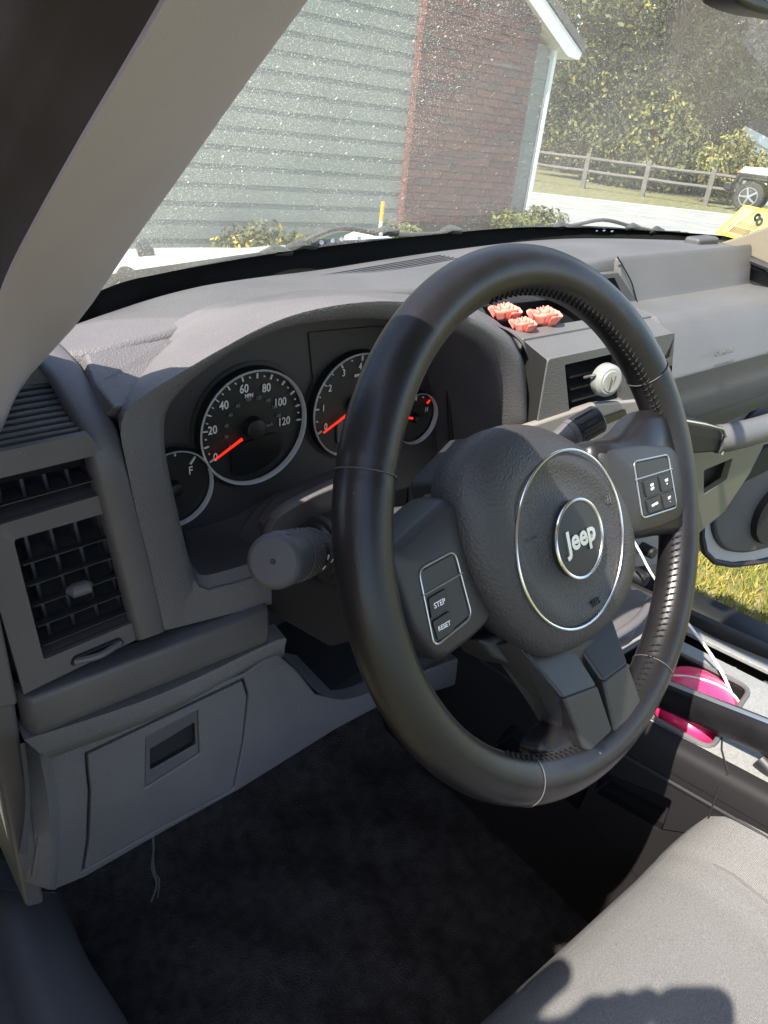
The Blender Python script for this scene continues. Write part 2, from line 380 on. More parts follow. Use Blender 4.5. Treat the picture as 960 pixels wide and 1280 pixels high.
# chimney
CY = HY-.06
chx0 = PE(516, 150, y=CY).x; chx1 = PE(658, 140, y=CY).x
chim = eobj('brick_chimney', (chx0+chx1)/2, CY, .1); tag(chim, 'wide dark red brick chimney built against the grey house wall', 'chimney')
cw = chx1-chx0
MB().box((0, .07, 1.9), (cw-.012, .124, 3.9)).build('mortar_core', M_mortar, chim)
bm_ = MB().box((0, 0, 0), (.203, .02, .057)); bms = []
for i in range(4):
    me = bpy.data.meshes.new('brick'); me.from_pydata([tuple(v) for v in bm_.v], [], bm_.f); me.materials.append(M_brick[i]); bms.append(me)
rb = random.Random(5); nb = int(round(cw/.213)); bw = cw/nb
for r in range(36):
    z = .5+r*.067
    for c in range(nb+(r % 2)):
        x = -cw/2+bw*(c+.5)-(bw/2 if r % 2 else 0); sx = 1
        if r % 2 and c in (0, nb): sx = .47; x = -cw/2+bw*.25 if c == 0 else cw/2-bw*.25
        o = bpy.data.objects.new('brick', rb.choice(bms)); S.collection.objects.link(o); o.parent = chim
        o.location = (x, .0+rb.uniform(-.002, .002), z); o.scale = (sx*(bw-.01)/.203, 1, 1)
side = MB()
for r in range(36):
    side.box((-cw/2+.012, .06, .5+r*.067), (.02, .10, .057))
tag(side.build('side_bricks', M_brick[0], chim, smooth=False), kind='stuff')
# ---------------------------------------------------------------- leafy things
def leafcloud(blobs, n, size, rnd, nm=3, flat=.4):
    vs = []; fs = []; mi = []
    tot = sum(b[3]**2 for b in blobs)
    for (bx, by, bz, br) in blobs:
        for _ in range(int(n*br*br/tot)):
            d = V((rnd.gauss(0, 1), rnd.gauss(0, 1), rnd.gauss(0, 1))).normalized(); r = br*rnd.uniform(.45, 1.08)
            c = V((bx, by, bz))+V((d.x*r, d.y*r, d.z*r*.8)); a = (d+V((rnd.gauss(0, .6), rnd.gauss(0, .6), rnd.gauss(0, .6)))).normalized()
            u_ = a.orthogonal().normalized(); v_ = a.cross(u_); s = size*rnd.uniform(.6, 1.4); th = rnd.uniform(0, 6.28)
            p = u_*math.cos(th)+v_*math.sin(th); q = a.cross(p); k = len(vs)
            vs += [c-p*s, c+q*s*.5, c+p*s, c-q*s*.5]; fs.append((k, k+1, k+2, k+3)); mi.append(rnd.randrange(nm))
    return vs, fs, mi
def leafmesh(name, vs, fs, mi, mats, parent):
    me = bpy.data.meshes.new(name); me.from_pydata([tuple(v) for v in vs], [], fs)
    for m in mats: me.materials.append(m)
    me.polygons.foreach_set('material_index', mi); return link(name, me, None, parent)
def tree(x, y, h, cr_, label, mats, seed, n=9000, trunk_h=.06, size=.085, z0=None):
    rnd = random.Random(seed); t = eobj('tree', x, y, gh(x, y) if z0 is None else z0); tag(t, label, 'tree', 'trees behind the rail fence')
    tb = MB(); tb.tube([(0, 0, -.2), (.05, 0, h*.3), (-.05, .05, h*.6), (0, 0, h*.9)], [h*.028, h*.022, h*.014, h*.004], n=8)
    bl = []
    for i in range(34):
        z = h*rnd.uniform(trunk_h, .97); a = rnd.uniform(0, 6.28); k = 1-abs((z/h-.55)/.5)**2; rr = cr_*max(.35, k)*rnd.uniform(.35, .95)
        bx, by = rr*math.cos(a), rr*math.sin(a); bl.append((bx, by, z, cr_*rnd.uniform(.22, .42)))
        if i < 12: tb.tube([(0, 0, z*.6), (bx*.5, by*.5, z*.85), (bx, by, z)], [h*.009, h*.006, h*.002], n=5)
    tb.build('trunk', M_bark, t)
    vs, fs, mi = leafcloud(bl, n, size, rnd, len(mats)); leafmesh('crown', vs, fs, mi, mats, t); return t
L0, L1, L2, L3 = M_leaf
for (u, dist, h, cr_, lab, mats, sd, n) in [
    (735, 30, 11, 3.4, 'dark green tree behind the fence just right of the house corner', [L0, L1, L3, L0, L1], 11, 26000),
    (800, 29, 13, 4.0, 'tallest broad tree behind the middle of the rail fence', [L0, L1, L0, L3, L2, L1], 12, 32000),
    (858, 31, 11, 3.4, 'dark tree behind the last visible fence post', [L3, L3, L0, L0, L1], 13, 26000),
    (920, 35, 14, 3.8, 'yellow green tree rising above the small car', [L1, L2, L2, L0], 14, 24000),
    (985, 33, 14, 3.6, 'bright golden green tree at the right edge of the picture', [L2, L2, L1, L1], 15, 22000),
    (700, 36, 15, 3.8, 'tree with golden leaves above the white gable soffit', [L2, L1, L2, L0], 16, 22000)]:
    g = PE(u, 225, z=.33); g = V((g.x, g.y, 0)).normalized()*dist; tree(g.x, g.y, h, cr_, lab, mats, sd, n)
rnd = random.Random(99); bl = []
for i in range(70):
    u = rnd.uniform(560, 1120); g = PE(u, 225, z=.33); g = V((g.x, g.y, 0)).normalized()*rnd.uniform(41, 48)
    q = (u-900)/220
    bl.append((g.x, g.y, rnd.uniform(.5, 16), rnd.uniform(1.8, 3.0)))
vs, fs, mi = leafcloud(bl, 42000, .17, rnd, 4); o = leafmesh('woodland', [EM @ v for v in vs], fs, mi, [L0, L3, L1, L0], None); tag(o, 'far green woodland filling the background beyond the trees', kind='stuff')
def bush(name, u, v, dist_y, r, h, label, cat, mats, seed, n=700, size=.03, group=None, z=None):
    p = PE(u, v, y=dist_y) if z is None else PE(u, v, z=z); t = eobj(name, p.x, p.y, gh(p.x, p.y)); tag(t, label, cat, group); rnd = random.Random(seed)
    bl = [(rnd.uniform(-r, r)*.8, rnd.uniform(-r, r)*.3, h*rnd.uniform(.3, .9), r*rnd.uniform(.25, .5)) for _ in range(10)]
    vs, fs, mi = leafcloud(bl, n, size, rnd, len(mats)); leafmesh('foliage', vs, fs, mi, mats, t)
    MB().tube([(0, 0, -.05), (0, 0, h*.6)], [.02, .008], n=6).build('stem', M_bark, t); return t
M_flow = pmat('yellow_flower', (.42, .26, .02), .6)
bush('plant', 350, 287, HY-.45, .55, PE(350, 279, y=HY-.45).z-.33, 'low leafy plant with yellow flowers under the house wall', 'plant', [L0, L3, L0, L1, L0, L3, L0, L0, L3, L0, L1, M_flow], 21, 2500, .025)
bush('plant', 498, 285, HY-.7, .25, PE(498, 272, y=HY-.7).z-.33, 'small leafy plant left of the brick chimney foot', 'plant', [L0, L1], 22, 1200, .025)
bush('plant', 655, 282, HY-.5, .5, PE(655, 262, y=HY-.5).z-.33, 'low green plant at the white house corner', 'plant', [L0, L1, L1], 23, 2500, .025)
bush('bush', 905, 225, 0, 2.2, 1.9, 'rounded yellow green bush behind the small white car', 'bush', [L1, L2, L0], 24, 7000, .08, z=.33) if False else None
g = V((PE(915, 225, z=.33).x, PE(915, 225, z=.33).y, 0)).normalized()*27
t = eobj('bush', g.x, g.y, .33); tag(t, 'rounded yellow green bush behind the parked white car', 'bush'); rnd = random.Random(31)
vs, fs, mi = leafcloud([(rnd.uniform(-1.6, 1.6), rnd.uniform(-.6, .6), rnd.uniform(.4, 1.6), rnd.uniform(.4, .7)) for _ in range(12)], 6000, .07, rnd, 3); leafmesh('foliage', vs, fs, mi, [L1, L2, L0], t)
# far house whose roof edge shows at the right
g = V((PE(975, 225, z=.33).x, PE(975, 225, z=.33).y, 0)).normalized()*30
az = math.atan2(g.y, g.x)-math.pi/2
fh = eobj('far_house', g.x, g.y, .33, az); tag(fh, 'small far house with grey roof and white fascia at the right edge', 'house')
MB().box((.4, 1.5, 1.0), (3.0, 3, 2.0)).build('wall', M_soffit, fh)
MB().prism([(-1.5, -.05, 1.9), (1.9, -.05, .8), (1.9, -.05, 1.05), (-1.5, -.05, 2.2)], (0, -.08, 0)).build('fascia', M_soffit, fh, smooth=False)
MB().prism([(-1.5, 0, 2.2), (1.9, 0, 1.05), (1.9, 0, 2.6), (-.9, 0, 3.0)], (0, 3, 0)).build('roof', M_roof, fh, smooth=False)
# ---------------------------------------------------------------- rail fence
fp = [PE(u, v, z=.33) for u, v in ((728, 235), (881, 257))]
fd = (fp[1]-fp[0]); fl = fd.length; fd.normalize()
fence = eobj('rail_fence', fp[0].x, fp[0].y, .33, math.atan2(fd.y, fd.x)); tag(fence, 'weathered grey two rail wooden fence along the far side of the road', 'fence')
sp = fl/2
hp = PE(884, 225, y=fp[1].y).z-.33; hp = max(.9, min(1.35, hp))
pm = None
for i in range(-3, 7):
    b = MB().box((i*sp, 0, hp*.5-.05), (.13, .12, hp+.1)); b.build('post', M_wood, fence, bevel=.01)
    for z in (hp*.5, hp*.86):
        MB().tube([(i*sp, -.0, z), (i*sp+sp*.5, .01, z-.012), (i*sp+sp, 0, z)], .045, n=7).build('rail', M_wood, fence)
# ---------------------------------------------------------------- parked off road car, seen across the road
jp = PE(930, 265, z=.336); jd = -rd
jeep = empty('parked_car', M=EM @ Matrix.Translation((jp.x, jp.y, .336)) @ Matrix.Rotation(math.atan2(jp.y, jp.x)+math.radians(84), 4, 'Z') @ Matrix.Scale(.92, 4))
tag(jeep, 'pale silver off road car with black fender flares across the road', 'car')
# car local frame: x forward (to the left of the picture), y to its left, front left wheel at origin side
M_jb = pmat('silver_car_paint', (.52, .54, .53), .3, coat=.5); M_tyre = pmat('tyre', (.02, .02, .02), .8); M_win = pmat('car_window', (.02, .025, .03), .1)
def wheel(x, y, side_):
    t = MB().tube([(x, y-.12, .39), (x, y-.08, .39), (x, y+.08, .39), (x, y+.12, .39)], [.36, .39, .39, .36], n=28, up=(0, 0, 1)).build('wheel', M_tyre, jeep, bevel=.01)
    r = MB().tube([(x, y+side_*.10, .39), (x, y+side_*.125, .39)], [.24, .2], n=24, up=(0, 0, 1))
    rim = MB().tube([(x+.235*math.cos(a*.3142), y+side_*.12, .39+.235*math.sin(a*.3142)) for a in range(20)], .018, n=6, closed=True)
    for k in range(5):
        a = k*1.2566; rim.tube([(x, y+side_*.125, .39), (x+.23*math.cos(a), y+side_*.12, .39+.23*math.sin(a))], [.045, .03], n=6)
    r.build('wheel_disc', M_dark, t); rim.build('rim', M_silver, t)
for x in (0, -2.95):
    wheel(x, .0, 1); wheel(x, -1.58, -1)
jb = MB()
jb.prism([(.38, -.1, .66), (.42, -.1, 1.05), (-1.0, -.1, 1.14), (-3.55, -.1, 1.14), (-3.6, -.1, .5), (-.60, -.1, .45), (-.48, -.1, .66), (-.38, -.1, .84), (.30, -.1, .84)], (0, -1.4, 0))
jb.build('body', M_jb, jeep, bevel=.03)
MB().prism([(.40, -.18, 1.05), (-.98, -.18, 1.14), (-.95, -.18, 1.2), (.36, -.18, 1.13)], (0, -1.24, 0)).build('bonnet', M_jb, jeep, bevel=.03)
MB().prism([(-1.05, -.12, 1.13), (-1.35, -.12, 1.62), (-3.5, -.12, 1.6), (-3.58, -.12, 1.13)], (0, -1.36, 0)).build('window_band', M_win, jeep, bevel=.02)
MB().prism([(-1.3, -.1, 1.6), (-1.35, -.1, 1.68), (-3.5, -.1, 1.68), (-3.55, -.1, 1.59)], (0, -1.4, 0)).build('roof', M_jb, jeep, bevel=.02)
for x in (0, -2.95):
    for y in (.12, -1.7):
        MB().prism([(x+.5, y, .72), (x+.42, y, .98), (x-.42, y, .98), (x-.58, y, .62), (x-.50, y, .62), (x-.38, y, .88), (x+.36, y, .88), (x+.42, y, .72)], (0, -.3 if y > 0 else .3, 0)).build('fender_flare', M_black, jeep, bevel=.02)
MB().box((.62, -.8, .6), (.2, 1.6, .2)).build('front_bumper', M_black, jeep, bevel=.03)
MB().box((.40, -.8, .9), (.05, .95, .3)).build('grille', M_dark, jeep, bevel=.01)
for y in (-.3, -1.3): MB().tube([(.40, y, .93), (.45, y, .93)], .09, n=16).build('headlight', M_whitep, jeep)
MB().box((.44, .0, .98), (.06, .1, .05)).build('turn_signal', pmat('amber_lens', (.7, .12, .03), .3), jeep, bevel=.01)
# ---------------------------------------------------------------- marker stake near the wall
b0 = PE(475, 287, y=HY-1.0); b1 = PE(479, 252, y=HY-1.0)
stk = eobj('marker_stake', b0.x, b0.y, gh(b0.x, b0.y)); tag(stk, 'thin white driveway stake with orange tip in front of the grey wall', 'stake')
hh = b1.z-gh(b0.x, b0.y); sx = b1.x-b0.x
MB().tube([(0, 0, -.1), (sx*.6, 0, hh*.78)], .014, n=8).build('shaft', M_sidet, stk); MB().tube([(sx*.6, 0, hh*.78), (sx, 0, hh)], .016, n=8).build('tip', M_ochre, stk)
#SECTION_CAR
# ================================================================== THE CAR AROUND THE CAMERA
def cempty(name, loc, label=None, cat=None, group=None):
    e = empty(name, loc); tag(e, label, cat, group); return e
def settle(e):
    """children were built in car coordinates; keep them there while the Empty sits at the thing's base"""
    for c in list(e.children): c.location = c.location-e.location
def tr(pts, **k): return [P(u, v, **k) for u, v in pts]
# ---------------------------------------------------------------- driver side pillar
RE = [((520, -190), -.225), ((460, -105), -.225), ((385, 0), -.225), ((300, 115), -.228), ((215, 235), -.232), ((165, 305), -.236), ((100, 400), -.245), ((30, 480), -.262), ((0, 545), -.282), ((-30, 640), -.30)]
LE = [((330, -220), -.315), ((265, -105), -.315), ((207, 0), -.315), ((160, 80), -.315), ((112, 160), -.315), ((66, 240), -.315), ((20, 325), -.315), ((0, 372), -.315), ((-25, 440), -.316), ((-60, 540), -.317)]
OE = [((180, -240), -.335), ((110, -120), -.335), ((28, 0), -.335), ((0, 60), -.335), ((-30, 130), -.335), ((-60, 220), -.335), ((-90, 310), -.335), ((-110, 380), -.335), ((-130, 440), -.335), ((-150, 540), -.335)]
N = 26
re = cr([P(*a, X=x) for a, x in RE], N); le = cr([P(*a, X=x) for a, x in LE], N); oe = cr([P(*a, X=x) for a, x in OE], N)
pil = cempty('windshield_pillar', (-.27, .2, .1), 'light taupe windshield pillar trim with dark rubber door seal on its outer side', 'pillar')
bulge = lambda a, b, f, h: [p.lerp(q, f)+V((.25, -.8, .35))*h for p, q in zip(a, b)]
rows = [[p+V((.002, .05, .012)) for p in re], [p+V((.003, .012, .003)) for p in re], re, bulge(re, le, .06, .004), bulge(re, le, .2, .010), bulge(re, le, .5, .014), bulge(re, le, .8, .008), bulge(re, le, .96, .001), le, [p+V((0, .004, 0)) for p in le]]
loft('trim', rows, M_pillar, pil, ang=60)
le2 = [p+V((-.001, .006, 0)) for p in le]
rows = [[p.lerp(q, .25)+V((0, .012, 0)) for p, q in zip(le, re)], [p+V((0, .003, 0)) for p in le], bulge(le2, oe, .05, .0015), bulge(le2, oe, .22, .006), bulge(le2, oe, .40, .006), bulge(le2, oe, .50, .003), bulge(le2, oe, .60, .006), bulge(le2, oe, .82, .009), bulge(le2, oe, .97, .004), [p+V((-.002, .03, 0)) for p in oe]]
loft('door_seal', rows, M_rubber, pil, ang=70)
settle(pil)
# ---------------------------------------------------------------- windshield
fl_px = [(40, 425), (115, 398), (180, 376), (250, 358), (320, 347), (400, 337), (520, 318), (640, 303), (720, 298), (800, 300), (850, 304), (895, 308), (940, 321), (1005, 338)]
fu_px = [(40, 405), (140, 362), (195, 348), (260, 335), (330, 323), (400, 313), (520, 299), (640, 288), (720, 288), (800, 291), (850, 294), (900, 298), (945, 301), (1012, 306)]
NF = 53
flow = cr([P(u, v, Z=.05) for u, v in fl_px], NF)
fup = cr([P(u, v, Y=P(a, b, Z=.05).y+.028) for (u, v), (a, b) in zip(fu_px, fl_px)], NF)
head = [V((.33+(p.x-.33)*.90, .04-.10*(p.x-.33)**2, .56-.06*(p.x-.33)**2)) for p in fup]
def gpt(i, f): 
    a, b = fup[i], head[i]; m = a.lerp(b, f); return m+V((0, .5, .55)).normalized()*(.035*math.sin(math.pi*f)*.6)
NG = 14
grow = [[gpt(i, j/NG) for i in range(NF)] for j in range(NG+1)]
ws = cempty('windshield', (.33, .66, .05), 'dusty streaked windshield above the dashboard', 'windshield')
gl = loft('glass', grow, M_glass, ws, ang=80)
uv = gl.data.uv_layers.new(name='UVMap')
for pl in gl.data.polygons:
    for li in pl.loop_indices:
        vi = gl.data.loops[li].vertex_index; uv.data[li].uv = ((vi % NF)/(NF-1)*1.6, (vi//NF)/NG*.9)
frit_gap = [[p+V((0, .001, -.004)) for p in flow], [p.lerp(q, .5)+V((0, .003, -.012)) for p, q in zip(flow, fup)], [q+V((0, -.001, .001)) for q in fup], [gpt(i, .012)+V((0, -.003, 0)) for i in range(NF)]]
loft('black_band', frit_gap, pmat('frit_gap_black', (.006, .006, .006), .8, spec=.1), ws, ang=80)  # black colour covers both the frit and the gap shadow below
settle(ws)
def PG(u, v, off=.002):
    """pixel ray onto the windshield surface"""
    d = ray(u, v).normalized(); best = None
    for j in range(NG):
        for i in range(NF-1):
            for t3 in ((grow[j][i], grow[j][i+1], grow[j+1][i+1]), (grow[j][i], grow[j+1][i+1], grow[j+1][i])):
                h = mg.intersect_ray_tri(*t3, d, CAM, True)
                if h is not None: return h-d*off
    return PG(u, v-4, off) if u < 970 else PG(u-6, v-3, off)
# inspection sticker
sk_px = [(893, 293), (931, 256), (985, 266), (975, 300), (938, 301)]
st = cempty('inspection_sticker', PG(915, 292), 'yellow bordered inspection sticker in the lower right corner of the windshield', 'sticker')
s0_ = PG(905, 290, -.006); sn_ = (PG(935, 264)-PG(898, 291)).cross(PG(945, 292)-PG(898, 291))
pts = [PN(u, v, s0_, sn_) for u, v in ((893, 292), (931, 256), (998, 270), (952, 303), (930, 301))]
n_ = (pts[1]-pts[0]).cross(pts[2]-pts[0]).normalized(); n_ = n_ if n_.dot(CAM-pts[0]) > 0 else -n_
M_yel = pmat('sticker_yellow', (.60, .46, .09), .5); M_cream = pmat('sticker_cream', (.52, .46, .22), .5); M_brown = pmat('sticker_brown', (.25, .12, .06), .6)
MB().prism(pts, n_*.0008).build('border', M_yel, st, smooth=False)
def SP(a, b, h=.001):   # a along bottom edge, b along the left slanted side
    bl, tl, tr_ = pts[0], pts[1], pts[2]; return bl+(tr_-tl)*a+(tl-bl)*b+n_*h
MB().prism([SP(.10, .10), SP(.05, .90), SP(.95, .90), SP(.80, .06)], n_*.0004).build('sheet', M_cream, st, smooth=False)
bb = MB()
for k in range(9):
    a = .22+k*.04; bb.prism([SP(a, .16, .0016), SP(a+.022, .16, .0016), SP(a+.022, .34, .0016), SP(a, .34, .0016)], n_*.0002)
for k in range(3):
    b = .40+k*.045; bb.prism([SP(.22, b, .0016), SP(.60, b, .0016), SP(.60, b+.008, .0016), SP(.22, b+.008, .0016)], n_*.0002)
for k in range(8): bb.prism([SP(.12, .2+k*.07, .0016), SP(.15, .2+k*.07, .0016), SP(.15, .225+k*.07, .0016), SP(.12, .225+k*.07, .0016)], n_*.0002)
bb.build('print', M_brown, st, smooth=False)
ax = (pts[2]-pts[1]).normalized(); ay = (pts[1]-pts[0]).normalized()
c_ = SP(.50, .66, .0018); text('number', '8', frame(c_, ay, -ax), .036, M_black, st, sx=.9, bold=.0008)
settle(st)
# ---------------------------------------------------------------- mirror
mc = P(985, -30, Y=.06)
mir = cempty('rear_view_mirror', mc, 'black rear view mirror hanging at the top right corner', 'mirror')
a = P(921, -6, Y=.06); b = P(958, 16, Y=.06)
mo = [P(u, v, Y=.06) for u, v in ((921, -4), (926, 5), (940, 12), (960, 18), (1100, 40), (1160, 30), (1165, -30), (1120, -75), (935, -70), (922, -30))]
MB().prism(mo, (0, .03, 0)).build('housing', M_black, mir, bevel=.004)
MB().prism([p.lerp(mc, .3)+V((0, -.0015, 0)) for p in mo], (0, .001, 0)).build('mirror_glass', M_chrome, mir)
MB().tube([mc+V((0.04, .03, .02)), mc+V((.06, .12, .14))], .009).build('stem', M_black, mir)
settle(mir)
# ---------------------------------------------------------------- passenger pillar foot, tweeter cap
pp = cempty('passenger_pillar', (1.0, .45, .05), 'cream windshield pillar trim behind the far end of the dashboard', 'pillar')
q = [P(u, v, X=.985) for u, v in ((899, 304), (930, 294), (960, 283), (1010, 262), (1040, 330), (960, 331), (935, 320))]
MB().prism(q, (.12, .02, 0)).build('trim', M_tan, pp, bevel=.004)
MB().tube([P(u, v, X=.982) for u, v in ((898, 308), (932, 323), (965, 336), (1010, 350))], .006, n=8).build('edge_seal', M_rubber, pp)
up = [P(1010, 268, X=1.0), flow[-1].lerp(head[-1], .4), head[-1]]
MB().tube([up[0]+V((.03, 0, -.02)), up[1]+V((.03, .0, 0)), up[2]+V((.03, 0, 0))], [.035, .035, .04]).build('upper_trim', M_pillar, pp)
settle(pp)
# ---------------------------------------------------------------- roof above (closes the cabin, shades it)
rf_ = cempty('car_roof', (.33, -.7, .6), 'cloth lined roof panel closing the cabin above', 'roof')
rr = [[V((x, y, .60-.10*((x-.33)/.55)**2*.5-.02*abs(y+.7))) for x in [-.20+.106*i for i in range(11)]] for y in (.02, -.3, -.7, -1.2, -1.8)]
loft('headliner', rr, M_headl, rf_); loft('outer_panel', [[p+V((0, 0, .04)) for p in r] for r in rr], M_paint, rf_); settle(rf_)
# ---------------------------------------------------------------- bonnet and cowl outside
bon = cempty('bonnet', (.33, 1.2, -.1), 'dusty white car bonnet seen through the bottom of the windshield', 'bonnet')
hy = lambda x: -.16*(x-.33)**2
rows = []
for f in [i/12 for i in range(13)]:
    rows.append([V((x, .80+hy(x)*.8+(1.60-.80+hy(x)*.6)*f, -.045-.075*f*f-.05*((x-.33)/.75)**2+.012*math.exp(-((abs(x-.33)-.42)/.06)**2))) for x in [-.38+.0592*i for i in range(25)]])
rows.append([p+V((0, .03, -.05)) for p in rows[-1]]); rows.append([p+V((0, .03, -.3)) for p in rows[-2]])
loft('panel', rows, M_paint, bon, ang=60)
nz = P(180, 311, Z=-.06); nzb = MB()
nzb.prism([nz+V(p) for p in ((-.018, -.012, 0), (.018, -.012, 0), (.014, .014, .010), (-.012, .014, .012))], (0, 0, -.014)); nzb.build('washer_nozzle', M_black, bon, bevel=.002)
for s in (-1, 1):
    MB().box((.33+s*.83, 1.1, -.35), (.12, 1.3, .45)).build('wing_panel', M_paint, bon, bevel=.04)
settle(bon)
cow = cempty('cowl', (.33, .72, -.02), 'dark dusty plastic cowl grille under the wipers', 'cowl')
cg = lambda q: .012*max(0, min(1, (.45-q.x)/.5))
rows = [[q+V((0, .02, -.02)) for q in fup], [q+V((0, .045, -.008+cg(q)*.6)) for q in fup], [q+V((0, .10, -.026+cg(q))) for q in fup], [q+V((0, .17, -.045+cg(q)*.9)) for q in fup], [V((q.x, max(q.y+.2, .80+hy(q.x)*.8+.01), -.062-.05*((q.x-.33)/.75)**2)) for q in fup]]
loft('grille_panel', rows, M_cowl, cow, ang=60)
settle(cow)
# ---------------------------------------------------------------- wipers on the outside
def wiper(label, arm_px, blade_px, hub_px, z, dy, holes):
    def o(u, v, k=0): 
        d = ray(u, v).normalized(); g = PG(u, v, 0); return g+d*(dy+k)
    wp = cempty('wiper', o(*hub_px[0]), label, 'wiper', 'windshield wipers')
    bl = [o(u, v) for u, v in blade_px]
    MB().tube(cr(bl, 24), .0035, n=6).build('rubber', M_black, wp)
    MB().tube(cr([o(u, v, .004) for u, v in arm_px], 24), .0055, n=6, flat=.6).build('arm', M_wiper, wp)
    for (u, v) in hub_px:
        hb_ = MB(); c = o(u, v, -.004); hb_.tube([c+V((-.02, 0, .001)), c+V((.0, 0, .004)), c+V((.025, 0, 0))], [.003, .0075, .0045], n=8)
        hb_.build('link', M_wiper, wp)
    for (u, v) in holes:
        ho = MB(); c = o(u, v, -.012); ho.tube([c, c+ray(u, v).normalized()*.004], .0030, n=10)
        ho.build('arm_hole_disc', M_silver, wp)  # pale disc stands for a hole in the arm
    settle(wp)
wiper('left wiper with perforated steel arm lying across the glass base', [(290, 328), (350, 316), (400, 292), (430, 285), (470, 291), (520, 293), (560, 291)], [(235, 338), (300, 328), (360, 312), (400, 305), (440, 303), (520, 299)], [(375, 309), (343, 317), (480, 292), (562, 290)], 0, .012, [(402, 303), (416, 301), (427, 299), (449, 298), (476, 293), (484, 293)])
wiper('right wiper with perforated steel arm right of the wheel top', [(690, 289), (720, 281), (755, 275), (790, 283), (830, 291), (860, 296)], [(640, 290), (700, 288), (760, 286), (810, 290), (850, 295)], [(700, 288), (790, 286), (820, 290)], 0, .012, [(745, 288), (755, 287), (765, 288)])
# windshield end cap at lower left
cc = cempty('cowl_plug', P(158, 347, Y=.56), 'round dusty plastic plug at the left end of the cowl', 'plug')
MB().tube([P(158, 347, Y=.57), P(158, 347, Y=.57)+V((0, -.004, .006))], [.012, .010], n=20).build('cap', M_cowl, cc); settle(cc)
#SECTION_DASH
# ================================================================== DASHBOARD
db = cempty('dashboard', (.33, .3, -.4), 'grained dark grey dashboard running the width of the cabin', 'dashboard')
# --- top pad: from glass base back to the ledge above each zone
def edge_top(x):        # y,z of the rear edge of the top pad
    k = [(-.30, .33, .060), (-.19, .30, .068), (-.12, .32, .070), (-.07, .36, .072), (.0, .375, .073), (.10, .37, .071), (.20, .37, .066), (.30, .38, .064), (.42, .39, .066), (.60, .40, .072), (.80, .40, .070), (1.00, .40, .064)]
    for a, b in zip(k, k[1:]):
        if x <= b[0]: f = max(0, (x-a[0])/(b[0]-a[0])); return a[1]+(b[1]-a[1])*f, a[2]+(b[2]-a[2])*f
    return k[-1][1:]
XS = [-.30+1.30*i/64 for i in range(65)]
def fl_at(x):
    for a, b in zip(flow, flow[1:]):
        if a.x <= x <= b.x: return a.lerp(b, (x-a.x)/(b.x-a.x))
    return flow[0].copy() if x < flow[0].x else flow[-1].copy()
rows = []
for f in (0, .02, .06, .2, .4, .6, .8, .95, 1):
    r = []
    for x in XS:
        g = fl_at(x); y, z = edge_top(x); gy = g.y if x >= flow[0].x else flow[0].y-.3*(flow[0].x-x)
        e = 0 if f == 0 else .006*math.sin(math.pi*f)
        r.append(V((x, gy+(y-gy)*f, (g.z-.006 if f == 0 else g.z+(z-g.z)*f)+e)))
    rows.append(r)
# turn the rear edge down
rows.append([p+V((0, -.004, -.004)) for p in rows[-1]]); rows.append([p+V((0, -.006, -.02)) for p in rows[-2]])
loft('top_pad', rows, M_dash, db, ang=50)
# defroster grille: slats lying in the top pad
dfz = .0585
qa, qb, qc, qd = P(395, 345, Z=dfz+.004), P(432, 350, Z=dfz+.004), P(575, 324, Z=dfz+.004), P(548, 319, Z=dfz+.004)
MB().prism([qa, qb, qc, qd], (0, 0, -.003)).build('defroster_slot', M_void, db)
for k in range(5):
    f = (k+.5)/5; a, b = qa.lerp(qb, f), qd.lerp(qc, f)
    m_ = MB().tube([a+V((0, 0, .0008)), a.lerp(b, .5)+V((0, 0, .0008)), b+V((0, 0, .0008))], .0011, n=6); m_.build('grille_slat', M_dash, db)
qa, qb, qc, qd = P(672, 308, Z=dfz+.004), P(690, 315, Z=dfz+.004), P(800, 312, Z=dfz+.004), P(770, 307, Z=dfz+.004)
MB().prism([qa, qb, qc, qd], (0, 0, -.003)).build('defroster_slot', M_void, db)
for k in range(4):
    f = (k+.5)/4; a, b = qa.lerp(qb, f), qd.lerp(qc, f); MB().tube([a+V((0, 0, .0015)), b+V((0, 0, .0015))], .0014, n=6).build('grille_slat', M_dash, db)
# --- corner facet between vent module and brow
MB().prism([P(106, 441, Z=.068), P(208, 427, Z=.069), P(235, 432, Z=.062), P(200, 480, Y=.255), P(156, 512, Y=.222), P(143, 508, Y=.215), P(120, 480, Y=.25)], (0, .04, -.03)).build('corner_facet', M_dash, db, bevel=.003)
# --- instrument brow and bezel, one arch of rows
NB = 60
B_px = [(243, 722), (234, 690), (222, 640), (211, 590), (205, 548), (209, 512), (232, 482), (272, 448), (315, 422), (360, 407), (410, 401), (460, 399), (510, 402), (555, 412), (590, 428), (611, 455), (623, 495), (630, 540), (633, 590), (634, 640)]
C_px = [(205, 788), (199, 760), (186, 700), (172, 645), (159, 585), (151, 535), (168, 503), (222, 468), (275, 437), (330, 408), (380, 390), (440, 379), (500, 377), (560, 387), (600, 403), (632, 425), (650, 455), (657, 505), (661, 560), (664, 620)]
D = [((207, 785), .225), ((202, 755), .225), ((190, 700), .225), ((176, 642), .225), ((160, 580), .228), ((146, 515), .235), ((160, 485), .27), ((188, 444), .30), ((226, 405), .34), ((262, 383), .37), ((320, 371), .385), ((400, 362), .38), ((470, 367), .37), ((540, 372), .34), ((596, 386), .30), ((640, 418), .26), ((656, 450), .235), ((661, 500), .225), ((664, 560), .225), ((667, 620), .225)]
b = cr([P(u, v, Y=.225) for u, v in B_px], NB); c = cr([P(u, v, Y=.212) for u, v in C_px], NB); d = cr([P(*q, Y=y) for q, y in D], NB)
a = [V((p.x*.93+.003, .335, p.z if p.z < 0 else p.z*.92)) for p in b]
